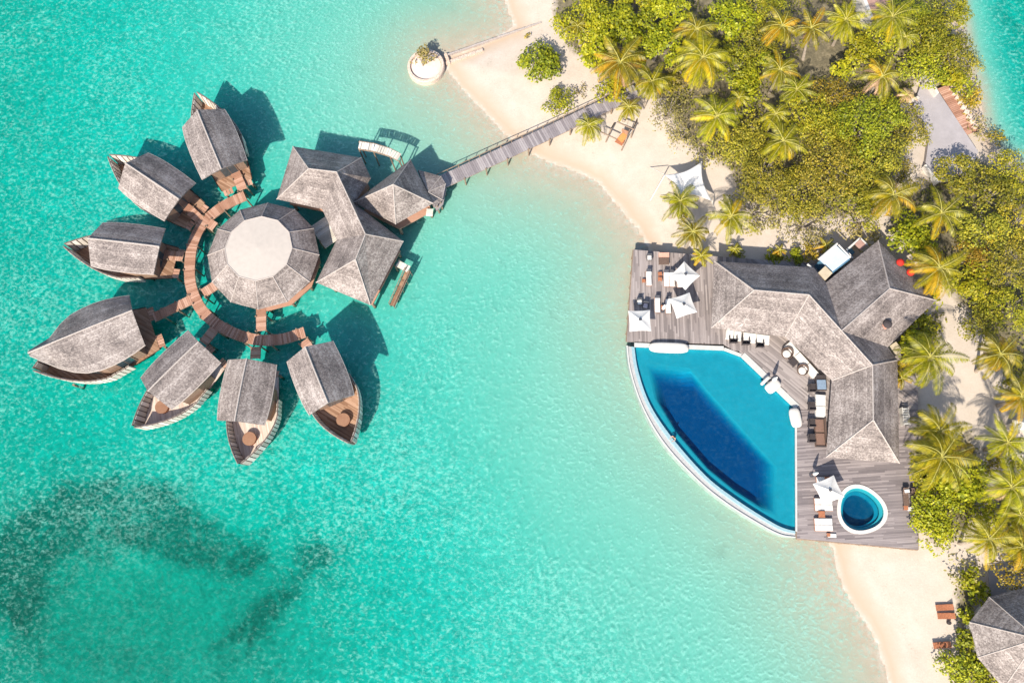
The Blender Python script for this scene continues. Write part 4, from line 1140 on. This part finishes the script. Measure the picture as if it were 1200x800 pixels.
single('guy_pole', MB().tube([P(762,196,.6), P(778,204,3.2)], .05, 6), 'whitewall', 'thin pale pole leaning out to the left of the shade sail', 'pole')
# beach loungers
bl_ = lounger_proto('beach_lounger', 'teak', 'teak', 'x', 'sun lounger', slats=True); BG = 'brown slatted loungers on the lower beach'
bl_.place(P(1105.5,711,.6), R(-86), 'upper of two brown slatted loungers set side by side on the beach', BG)
bl_.place(P(1107.5,721,.6), R(-88), 'lower of two brown slatted loungers set side by side on the beach', BG)
bl_.place(P(1102.5,755,.6), R(-85), 'brown slatted lounger standing alone on the lower beach', BG)
for u, v, lab in [(1111,729,'small dark stool near the pair of brown beach loungers'), (1107,770,'small dark stool below the lone beach lounger')]:
    single('stool', MB().lathe([(.2, 0), (.24, .2), (.22, .42), (.1, .44)], P(u, v, .6), 12), 'dark', lab, 'stool')

# ------------------------------------------------------------------ other buildings and paving
def z4b(x, y): return (1030+x/5.333, 70+y/5.333)
structure(part('pavement', MB().prism(px([z4b(285,85), z4b(375,205), z4b(620,575), z4b(560,720), z4b(380,760), z4b(290,650), z4b(315,480), z4b(260,350), z4b(215,285), z4b(240,220)], 1.5), .6, 1.5), 'concrete'))
def wallseg(label, a, b, z0, z1, wd, mat):
    A, B = P(*a, z1), P(*b, z1); e = B-A
    single('garden_wall', MB().box(((A.x+B.x)/2, (A.y+B.y)/2, (z0+z1)/2), (e.length, wd, z1-z0), math.atan2(e.y, e.x)), mat, label, 'wall', bevel=.02)
wallseg('white garden wall at the top corner of the grey paved court', z4b(288,80), z4b(370,208), .6, 2.6, .35, 'whitewall')
wallseg('pale kerb wall at the lower left corner of the grey paved court', z4b(290,655), z4b(372,765), .6, 1.8, .3, 'whitewall')
wallseg('short white wall beyond the court, at the edge of the sea', z4b(478,40), z4b(518,130), .4, 1.6, .35, 'whitewall')
wallseg('pale driftwood coloured wall end at the left of the paved court', z4b(135,288), z4b(250,232), .6, 1.9, .4, 'slat')
t = thing('timber_terrace', 'narrow brown timber terrace with a row of pale stones along the paved court', 'terrace', P(1120,125,.6))
q4 = [z4b(375,185), z4b(440,145), z4b(625,430), z4b(560,480)]
A, B = P(*z4b(408,165), 1.35), P(*z4b(590,455), 1.35)
part('deck', boards(MB(), [(A.x, A.y), (B.x, B.y)], 2.0, 1.35, .25), 'redwood', t)
A, B = P(*z4b(455,165), 1.7), P(*z4b(615,430), 1.7)
for k in range(9):
    q = A.lerp(B, (k+.4)/9); part('edge_stone', MB().box((q.x, q.y, 1.1), (.55, .7, 1.3), random.uniform(-.3, .3)+1.0), 'stone', t, bevel=.08)
# top building corner
t = thing('beach_house', 'pinkish roofed house with white parapet cut off by the top of the photograph', 'house', P(1015,-12,.8))
q_ = [(1003,-30), (1022.5,21), (1040,14), (1052,-36)]
part('wall', MB().prism(px(q_, 4.2), .8, 4.0), 'wall', t); part('roof', MB().prism(offset(px(q_, 4.2), -.2), 4.01, 4.2), 'pink', t)
A, B = P(1002,-30, 4.4), P(1022,22, 4.4); part('parapet', MB().box(((A.x+B.x)/2, (A.y+B.y)/2, 4.2), ((B-A).length, .45, .5), math.atan2(B.y-A.y, B.x-A.x)), 'whitewall', t)
# bottom right villa
E, RG = 4.2, 9.0
t = thing('beach_villa', 'many sided grey shingled villa roof in the lower right corner', 'villa', P(1215,745,.8))
pt = {'a': (1159,699,E), 'b': (1136,728.5,E), 'c': (1145.5,770,E), 'd': (1176,806,E), 'e': (1225,818,E), 'f': (1275,790,E), 'g': (1285,735,E), 'h': (1255,694,E), 'i': (1205,687,E), 'p': (1216,748,RG)}
ks = 'abcdefghi'
hip_roof(t, pt, [(ks[i], ks[(i+1) % 9], 'p') for i in range(9)], 'shingle', [(k, 'p') for k in ks], cap=.06)
walls(t, offset([P2(*pt[k]) for k in ks], 1.1), .6, 4.3, 'wall')
structure(part('path', MB().prism(px([(1158,660),(1177,660),(1180,696),(1160,700)], .95), .5, .95), 'concrete'))
t = thing('canvas_hut', 'white roofed hut cut off by the right edge beneath the palms', 'hut', P(1198,496,.8))
q_ = [(1186,492),(1212,488),(1214,502),(1188,504)]
part('wall', MB().prism(offset(px(q_, 3), .3), .7, 2.8), 'wall', t)
hp_ = px(q_, 2.8); cx_ = sum(p[0] for p in hp_)/4; cy_ = sum(p[1] for p in hp_)/4
part('roof', MB().add([(*p, 2.8) for p in hp_]+[(cx_, cy_, 3.4)], [(0, 1, 4), (1, 2, 4), (2, 3, 4), (3, 0, 4)]), 'white', t, solid=.05)

# ------------------------------------------------------------------ vegetation
def crown_mesh(name, r, h, leaf, n, mat, seed, gaps=.0, up=.9, squash=1.0, K=None, asp=.62):
    rs = np.random.default_rng(seed); K = K or int(20+r*r*1.7)
    th = rs.uniform(0, 2*np.pi, K); rad = np.sqrt(rs.uniform(0, 1, K))
    wob = 1+.22*np.sin(th*2+rs.uniform(0, 6))+.14*np.sin(th*3+rs.uniform(0, 6))+.10*np.sin(th*5+rs.uniform(0, 6))
    rr = rad*r*(.86 if r > 3.2 else .9)*wob
    zc = h*np.sqrt(np.clip(1-(rad*.93)**2, 0, 1))*rs.uniform(.55, 1.15, K)
    C0 = np.stack([rr*np.cos(th), rr*np.sin(th)*squash, zc], 1)
    rc = rs.uniform(.16, .30, K)*r if r > 3.2 else rs.uniform(.26, .42, K)*r
    rc = np.clip(rc, .2, 1.3)
    if gaps: keep = rs.uniform(0, 1, K) > gaps; C0, rc = C0[keep], rc[keep]; K = len(C0)
    wgt = rc**2; own = rs.choice(K, n, p=wgt/wgt.sum())
    d = rs.normal(size=(n, 3)); d[:, 2] = np.abs(d[:, 2])*.9-.25; d /= np.linalg.norm(d, axis=1, keepdims=True)
    C = C0[own]+d*(rc[own]*rs.uniform(.6, 1.08, n))[:, None]*np.array([1, 1, .8])
    N = d+rs.normal(size=(n, 3))*.55+np.array([0, 0, up])
    S = leaf*rs.uniform(.65, 1.35, n)
    C[:, 2] = np.maximum(C[:, 2], -h*.25)
    return quadmesh(name, leaves(C, N, S, asp), [mat]), C0
def link_mesh(me, name, parent=None):
    o = bpy.data.objects.new(name, me); COL.objects.link(o)
    if parent: o.parent = parent
    return o
def gz(x, y):                                         # ground height below a point
    i = np.abs(gx-x).argmin(); j = np.abs(gy-y).argmin(); return float(Z[j, i])
SEED = [100]
KIND = {  # leaf size, leaves per m2, material, gap share, crown height ratio
 'lime': (.36, 64, 'lime', .0, .62), 'limefine': (.30, 85, 'lime', .0, .6), 'olive': (.25, 78, 'olive', .06, .55), 'moss': (.26, 80, 'moss', .04, .58),
 'sparse': (.26, 26, 'grey', .30, .5), 'grey': (.26, 42, 'grey', .12, .55), 'amber': (.27, 66, 'amber', .05, .55), 'scrub': (.32, 120, 'moss', .0, .8)}
def tree(kind, u, v, rp, ztop, label, group='broadleaf trees of the island', name='broadleaf_tree', cat='tree'):
    leaf, dens, mat, gaps, hr = KIND[kind]; SEED[0] += 1
    q = P(u, v, ztop*.8); r = rp/9.3; base = gz(q.x, q.y); h = max(min(r*hr, ztop*.7), .5); zb = max(ztop-h, base+.25)
    t = thing(name, label, cat, (q.x, q.y, base), group)
    lf = leaf*random.uniform(.85, 1.3); me, C0 = crown_mesh('crown', r, h, lf, int(dens*r*r*2.5*(leaf/lf)), mat, SEED[0], gaps)
    o = link_mesh(me, 'crown', t); o.location = (0, 0, zb-base)
    tb = MB(); b0 = Vector((q.x, q.y, base-.2)); fork = Vector((q.x+random.uniform(-.2, .2), q.y+random.uniform(-.2, .2), base+(zb-base)*.6+.1))
    tr = .05+.035*r; tb.tube([b0, b0.lerp(fork, .5)+Vector((random.uniform(-.1, .1), .05, 0)), fork], [tr*1.5, tr*1.15, tr], 8)
    for k in range(min(len(C0), int(6+r*2))):
        e = Vector(C0[k])*.9+Vector((q.x, q.y, zb)); m = fork.lerp(e, .5)+Vector((0, 0, .12*r)); tb.tube([fork, m, e], [tr*.7, tr*.42, tr*.15], 5)
    part('trunk', tb, 'bark', t)
    return t
def palm_mesh(rad, nf, seed, old=.25, dead=.06):
    rs = np.random.default_rng(seed); Q = []; idx = []; rb = MB(); dr = rs.uniform(.75, 1.45); nf = int(nf*rs.uniform(.75, 1.1))
    for f in range(nf):
        age = f/nf; az = f*2.39996+rs.uniform(-.25, .25); el = R(68-92*age**.8)+rs.uniform(-.12, .12)
        L = rad*1.12*rs.uniform(.82, 1.08)*(.78+.3*math.sin(math.pi*min(age*1.15+.12, 1)))*rs.uniform(.88, 1.1)
        mi = 0
        if age > 1-dead*1.2 and rs.uniform() < .75: mi = 2
        elif rs.uniform() < old*(.15+1.1*age): mi = 1
        h = np.array([math.cos(az), math.sin(az), 0.]); sd_ = np.array([-math.sin(az), math.cos(az), 0.])
        n = 24; p = np.array([0, 0, 0.]); e = el; pts = [p.copy()]; dirs = []
        droop = rs.uniform(.045, .075)*(1+.3*age)*dr
        twist = rs.normal()*.012
        for k in range(n):
            d = h*math.cos(e)+np.array([0, 0, math.sin(e)]); p = p+d*L/n; pts.append(p.copy()); dirs.append(d); e -= droop
            h = h+sd_*twist; h /= np.linalg.norm(h); sd_ = np.array([-h[1], h[0], 0])
        rb.tube(pts[::4], [.05, .045, .035, .028, .02, .014, .008][:len(pts[::4])], 4)
        for k in range(3, n):
            t = k/n; ll = rad*.25*math.sin(math.pi*min(1, .10+t*.86))**.7+.05
            nrm = np.cross(dirs[k], sd_)
            for s in (-1, 1):
                for sub in (0, .5):
                    o = pts[k]*(1-sub)+pts[min(k+1, n)]*sub
                    ou = sd_*s*.80+dirs[k]*(.45+.4*t)+np.array([0, 0, -.42-.25*age+rs.normal()*.10]); ou /= np.linalg.norm(ou)
                    wv = dirs[k]*.5*max(.04, .021*rad); tip = o+ou*ll*rs.uniform(.85, 1.1)+np.array([0, 0, -.12*ll])
                    mid = o+ou*ll*.5
                    Q.append([o, mid+wv, tip, mid-wv]); idx.append(mi)
    return np.array(Q), idx, rb
def palm(u, v, rp, z, label, nf=None, old=.25, dead=.06, lean=(0, 0), group='coconut palms'):
    SEED[0] += 1; q = P(u, v, z); rad = rp/9.4; base = gz(q.x+lean[0], q.y+lean[1])
    t = thing('palm_tree', label, 'palm tree', (q.x+lean[0], q.y+lean[1], base), group)
    Q, idx, rb = palm_mesh(rad, nf or int(20+rad*2.6), SEED[0], old, dead)
    cr = link_mesh(quadmesh('crown', Q, ['palm', 'palm2', 'palm3'], idx), 'crown', t)
    off = q-ROOT[t.name]; cr.location = off
    rb.v = [(x+q.x, y+q.y, z_+q.z) for x, y, z_ in rb.v]; part('frond_stems', rb, 'rachis', cr).location = -off
    b0 = Vector((q.x+lean[0], q.y+lean[1], base-.2)); m = b0.lerp(q, .5)+Vector((-lean[0]*.15, -lean[1]*.15, 0))
    part('trunk', MB().tube([b0, b0.lerp(m, .6), m, m.lerp(q, .55), q], [.26, .19, .16, .14, .15], 9), 'palmbark', t)
    if rad > 2.4:
        cb = MB()
        for k in range(6):
            a = k*1.05; cb.lathe([(.02, -.16), (.11, -.1), (.14, 0), (.1, .12), (.02, .17)], (q.x+.24*math.cos(a), q.y+.24*math.sin(a), q.z-.12), 8)
        part('coconuts', cb, 'coconut', t, smooth=True)
    return t
PALMS = [
 (690,147,24,3.6,'young palm leaning over the lower side of the jetty',.15,.05), (727,73,37,7,'palm with orange old fronds at the left edge of the thicket, above the jetty',.55,.15), (764,96,28,6.5,'palm arching over the landward end of the jetty',.2,.05),
 (737,126,20,4,'small palm beside the landward end of the jetty, above the swing',.2,.05), (824,68,40,8,'tall palm with long straight frond pointing down, in the thicket centre',.15,.03), (816,35,33,7.5,'palm just above the tall one in the thicket centre',.15,.03),
 (840,137,34,7.5,'full yellow green palm right of the grey bush at the thicket foot',.4,.06), (918,166,30,7.5,'palm rising at the left rim of the great olive tree',.35,.05), (914,82,26,7,'palm beside the lime bush in the middle of the thicket',.2,.05),
 (917,31,30,7,'golden palm near the top edge, left of the grey clearing',.55,.08), (951,33,26,7,'pale straggly palm beside the clearing near the top',.6,.2), (991,24,28,7.5,'green palm left of the pinkish roofed house',.3,.05),
 (1046,20,32,8,'palm just right of the pinkish roofed house',.3,.06), (1061,44,18,6,'smaller palm below the one beside the pinkish roofed house',.2,.05), (1034,90,30,7.5,'palm with many dry brown fronds left of the paved court',.3,.55),
 (934,105,22,6.5,'palm at the left rim of the shaded clearing',.25,.05), (909,134,23,6.5,'darker palm above the palm on the rim of the olive tree',.15,.05), (1062,112,15,3.5,'dry tan palm at the left tip of the paved court',.3,.9),
 (1047,229,36,7.5,'palm leaning over between the great olive tree and the pool building',.45,.08), (1104,250,34,7.5,'full palm below the paved court',.3,.04), (1101,314,37,7.5,'golden palm beside the red roof lanterns',.6,.06),
 (1090,418,41,8,'large golden palm between the pool building and the sand path',.5,.06), (1104,535,44,8.5,'largest palm, over the hedge right of the pool deck',.35,.04), (1101,505,36,6.8,'darker palm directly behind the largest palm',.12,.04),
 (1172,415,35,8,'palm with orange fronds right of the sand path',.4,.15), (1197,465,26,7,'palm at the right edge above the white hut',.35,.05), (1181,518,27,7,'small palm just below the white hut',.35,.1), (1185,571,34,8,'palm with dead brown fronds at the right edge',.35,.3),
 (1159,631,30,7,'palm above the small grey path near the lower beach',.25,.05), (1198,640,28,7,'orange tinged palm at the right edge above the villa roof',.55,.12), (1196,603,22,6.2,'yellowing palm at the right edge between two bigger palms',.6,.1),
 (797,236,25,5.5,'palm in front of the shade sail, topmost of the three beach palms',.2,.04), (812,272,27,6,'ragged beach palm bending over the top of the pool deck',.35,.08), (857,254,32,6.5,'bright golden beach palm right of the shade sail',.5,.05),
 (677,31,17,5.2,'small palm poking out of the lime trees near the top left',.4,.1), (822,300,14,3.6,'small yellow palm drooping over the deck by the pot',.8,.05), (866,115,17,5.6,'slim palm left of the lime bush in the thicket',.2,.05)]
for u, v, rp, z_, lab, old, dead in PALMS:
    palm(u, v, rp, z_, lab, old=old, dead=dead, lean=(random.uniform(-.9, .9), random.uniform(-.9, .9)))
YG = 'young palms behind the pool building'
for u, v, rp, z_, lab in [(861,292,10,2.4,'young orange palm in the building shadow by the deck'), (914,293,10,2.6,'young yellow palm at the left of the bed behind the pool building'), (968,288,13,3.0,'golden young palm right behind the frosted glass shed'), (1057,443,14,3.2,'young orange palm at the east wall of the pool building')]:
    palm(u, v, rp, z_, lab, nf=13, old=.85, dead=.03, group=YG)
TREES = [
 ('lime',690,22,40,5.5,'bright lime tree at the top left corner of the thicket'), ('lime',735,25,40,6,'bright lime tree second along the top edge of the thicket'), ('lime',700,58,30,4.6,'low lime tree overhanging the white sand left of the orange fronded palm'),
 ('lime',770,52,34,6,'lime tree above the palm that arches over the jetty'), ('lime',782,18,32,5.6,'lime tree on the top edge left of the tall palms'), ('lime',852,22,34,5.8,'lime tree on the top edge right of the tall palms'), ('lime',745,-8,36,5.5,'lime tree cut by the top edge, third from the left'),
 ('lime',718,105,20,2.6,'low lime hedge bush at the upper side of the jetty'), ('limefine',656,117,19,2.4,'small round yellow green bush on the sand above the jetty'), ('scrub',634,71,27,3.2,'dome shaped grey green bush alone on the white sand'),
 ('moss',862,68,36,5.4,'mossy tree between the tall palms and the golden palm'), ('grey',804,92,24,4.6,'greyish thin leaved tree right of the jetty end'), ('sparse',785,128,34,4,'thin grey green tree below the jetty end'), ('olive',785,100,18,4,'small olive bush touching the tip of the jetty'),
 ('limefine',871,104,26,4.8,'compact yellow lime bush in the middle of the thicket'), ('olive',888,48,26,5.2,'pale olive crown between the golden palm and mossy tree'), ('olive',885,8,22,5,'olive crown at the top edge right of the lime trees'), ('moss',905,10,26,5.4,'dark green crown at the top edge left of the golden palm'),
 ('olive',862,172,34,5.6,'olive tree below the full yellow green palm'), ('olive',895,205,38,5.8,'olive tree left of the great olive tree, near the beach'), ('olive',880,165,26,5,'dark olive crown beside the palm on the rim'), ('moss',958,140,46,7,'great olive green tree, upper left part of the wide thicket'),
 ('moss',1010,150,48,7.2,'great olive green tree beside the paved court'), ('olive',975,190,48,7,'wide olive tree in the middle of the big thicket'), ('olive',1030,190,38,6.6,'olive tree between the paved court and leaning palm'), ('olive',930,225,42,5.2,'olive tree thinning out over the sand'),
 ('olive',1000,232,40,5.2,'olive tree at the lower rim of the big thicket'), ('sparse',885,245,36,2.6,'thin scrub on pale sand right of the golden beach palm'), ('sparse',940,262,40,2.4,'thin scrub on pale sand behind the pool building'), ('sparse',1005,262,32,2.6,'thin scrub left of the leaning palm'), ('sparse',800,160,24,2.4,'thin scrub above the shade sail'), ('sparse',838,180,26,3,'thin yellowish scrub right of the shade sail'),
 ('amber',972,112,26,6.2,'amber tinted tree below the shaded clearing'), ('lime',1008,62,24,5.6,'bright lime tree with pale bare trunk beside the clearing'), ('moss',1030,50,26,5.6,'mossy tree below the pinkish roofed house'), ('lime',988,82,16,5,'small lime tree at the right rim of the clearing'),
 ('moss',1085,40,38,5.6,'feathery green tree near the eastern shore'), ('moss',1110,18,30,5,'green tree at the top of the eastern shore'), ('olive',1115,62,28,4.4,'olive tree on the eastern shore above the court'), ('moss',1085,78,28,4.6,'green tree above the white garden wall'), ('lime',1118,92,18,3,'lime bush right of the white garden wall'), ('moss',1070,12,28,5.6,'green tree at the top edge right of the house palms'),
 ('amber',1142,112,15,1.8,'low yellowish bush on the eastern shore beside the timber terrace'), ('grey',1150,150,16,2.2,'dry brown bush at the end of the timber terrace'), ('amber',1168,160,11,1.6,'small orange bush at the waterside'),
 ('olive',1128,205,32,4.8,'olive tree directly below the paved court'), ('moss',1185,205,32,5,'dark green tree on the shore at the right edge'), ('olive',1160,225,32,5.2,'olive tree right of the full palm'), ('olive',1150,268,38,5.6,'broad olive tree in the right hand thicket'), ('amber',1192,262,32,5.4,'amber olive tree at the right edge'), ('olive',1185,310,36,5.6,'olive tree at the right edge level with the red lanterns'),
 ('limefine',1143,332,32,5,'yellow lime tree right of the golden lantern palm'), ('moss',1186,360,34,5.6,'mossy tree at the right edge above the orange fronded palm'), ('olive',1150,372,28,4.8,'olive tree along the right side of the sand path'), ('amber',1140,300,22,5,'amber tree in the right hand thicket'),
 ('lime',1062,272,28,5,'bright lime tree touching the top of the pool building'), ('lime',1080,298,22,4.4,'lime bush beside the red roof lanterns'), ('lime',1088,345,16,3.2,'lime bush at the east point of the pool building roof'), ('lime',1072,375,20,3,'lime bush under the east eave of the pool building'), ('lime',1066,405,20,3.4,'lime bush in the corner by the tan flat roof'), ('amber',1066,428,14,2.6,'orange yellow bush at the east wall of the pool building'), ('moss',1085,385,16,3,'dark green bush behind the large golden palm'),
 ('lime',1102,590,34,4.4,'large bright lime tree right of the plunge pool'), ('lime',1092,620,24,3.4,'lime bush at the lower right deck corner'), ('lime',1122,560,28,4.8,'lime tree below the largest palm'), ('lime',1088,560,20,3.6,'lime bush behind the dark brown loungers'), ('moss',1140,560,18,3.4,'shaded green bush right of the big lime tree'),
 ('olive',1190,445,22,4.4,'olive bush above the white hut'), ('olive',1192,545,18,4,'olive bush at the right edge between palms'), ('amber',1192,672,22,4,'amber bush at the right edge above the villa roof'), ('olive',1196,615,20,4,'shaded olive bush at the right edge'),
 ('lime',1142,690,17,2.4,'lime bush between the lower beach and villa roof'), ('sparse',1128,672,20,1.8,'thin dry scrub at the top of the lower beach'), ('scrub',1131,748,12,2.2,'grey green bush beside the villa roof on the lower beach'), ('scrub',1133,785,22,2.6,'olive bush at the bottom edge left of the villa roof'), ('moss',1158,797,20,2.8,'green bush at the bottom edge below the villa roof'), ('scrub',1133,722,9,1.6,'small grey green bush at the corner of the villa roof'),
 ('limefine',905,303,10,1.8,'small green bush at the back wall of the pool building'), ('limefine',932,301,12,2.2,'yellow green bush in the bed behind the pool building'), ('amber',950,297,12,2.4,'amber bush in the bed beside the frosted glass shed'), ('moss',866,298,8,1.6,'dark little bush under the young orange palm'), ('amber',803,252,8,1.2,'tiny yellow bush at the foot of the beach palms'),
 ('amber',618,43,4,.9,'tiny orange shrub beside the dome shaped bush'), ('olive',1068,160,24,5,'olive tree edging the left side of the paved court'), ('olive',1058,135,18,4,'small olive tree below the dry tan palm'), ('moss',1128,98,16,2.6,'small green bush between the white wall and the eastern sea'), ('olive',1138,75,16,2.4,'low olive bush hanging over the eastern water'), ('amber',1132,122,12,1.8,'low dry bush beside the pale edge stones'),
 ('moss',900,75,20,4.6,'mossy crown between the lime bush and the golden palm'), ('lime',1040,128,18,4.4,'lime tree under the palm with dry brown fronds'), ('olive',1062,205,22,4.6,'olive tree between the leaning palm and the paved court'), ('lime',1152,600,20,3.2,'lime bush under the palm above the grey path'), ('moss',1176,610,18,3.2,'green bush between the palms at the lower right'), ('amber',1165,545,15,2.6,'amber bush between the largest palm and the right edge palms'),
 ('sparse',680,108,10,1.2,'little dry shrub between the round bush and the jetty hedge')]
for k, u, v, rp, z_, lab in TREES: 
    b = rp < 24 and z_ < 4.5
    tree(k, u, v, rp, z_, lab, 'bushes on the island' if b else 'broadleaf trees of the island', 'bush' if b else 'broadleaf_tree', 'bush' if b else 'tree')
# planter sapling
q = P(497, 68, 1.6); t = thing('sapling', 'thin leaning sapling growing in the round stone planter', 'sapling', P(496,76,.9))
me, C0 = crown_mesh('crown', 1.5, 1.1, .3, 420, 'grey', 77, .1); o = link_mesh(me, 'crown', t); o.location = q-ROOT[t.name]
tb = MB(); b0 = P(496,78,.8)
for k in range(5): tb.tube([b0, b0.lerp(Vector(C0[k])+q, .5)+Vector((0, 0, .2)), Vector(C0[k])+q], [.07, .05, .02], 6)
part('trunk', tb, 'bark', t)
# undergrowth
xs_, ys_ = [], []
for p in VEG:
    a = np.array(p); n_ = int(abs(area(p))*9); x = rng.uniform(a[:, 0].min(), a[:, 0].max(), n_*2); y = rng.uniform(a[:, 1].min(), a[:, 1].max(), n_*2)
    k = inside(p, x, y); xs_.append(x[k]); ys_.append(y[k])
x = np.concatenate(xs_); y = np.concatenate(ys_); dn = vnoise(x, y, 1.1, 21)
pav = px([z4b(285,85), z4b(375,205), z4b(620,575), z4b(560,720), z4b(380,760), z4b(290,650), z4b(315,480), z4b(260,350), z4b(215,285), z4b(240,220)], 1.5)
clr = px([(935,60),(985,50),(985,92),(935,92)], .8)
k = (dn+rng.normal(size=len(x))*.4 > -.15) & ~inside(pav, x, y) & ~inside(clr, x, y) & (np.abs(x) < 95); x, y = x[k], y[k]
zz = np.interp(np.maximum(sdist(ISL, x, y), 0), [0, 2.5, 6, 12, 30], [0, .22, .5, .8, 1.1])+rng.uniform(.05, .75, len(x))**1.3
C = np.stack([x, y, zz], 1); N = rng.normal(size=C.shape)*.6+np.array([0, 0, 1.])
o = link_mesh(quadmesh('undergrowth', leaves(C, N, rng.uniform(.22, .5, len(x))), ['litter']), 'undergrowth'); o['kind'] = 'stuff'; o['label'] = 'low leafy undergrowth beneath the trees'; o['category'] = 'undergrowth'
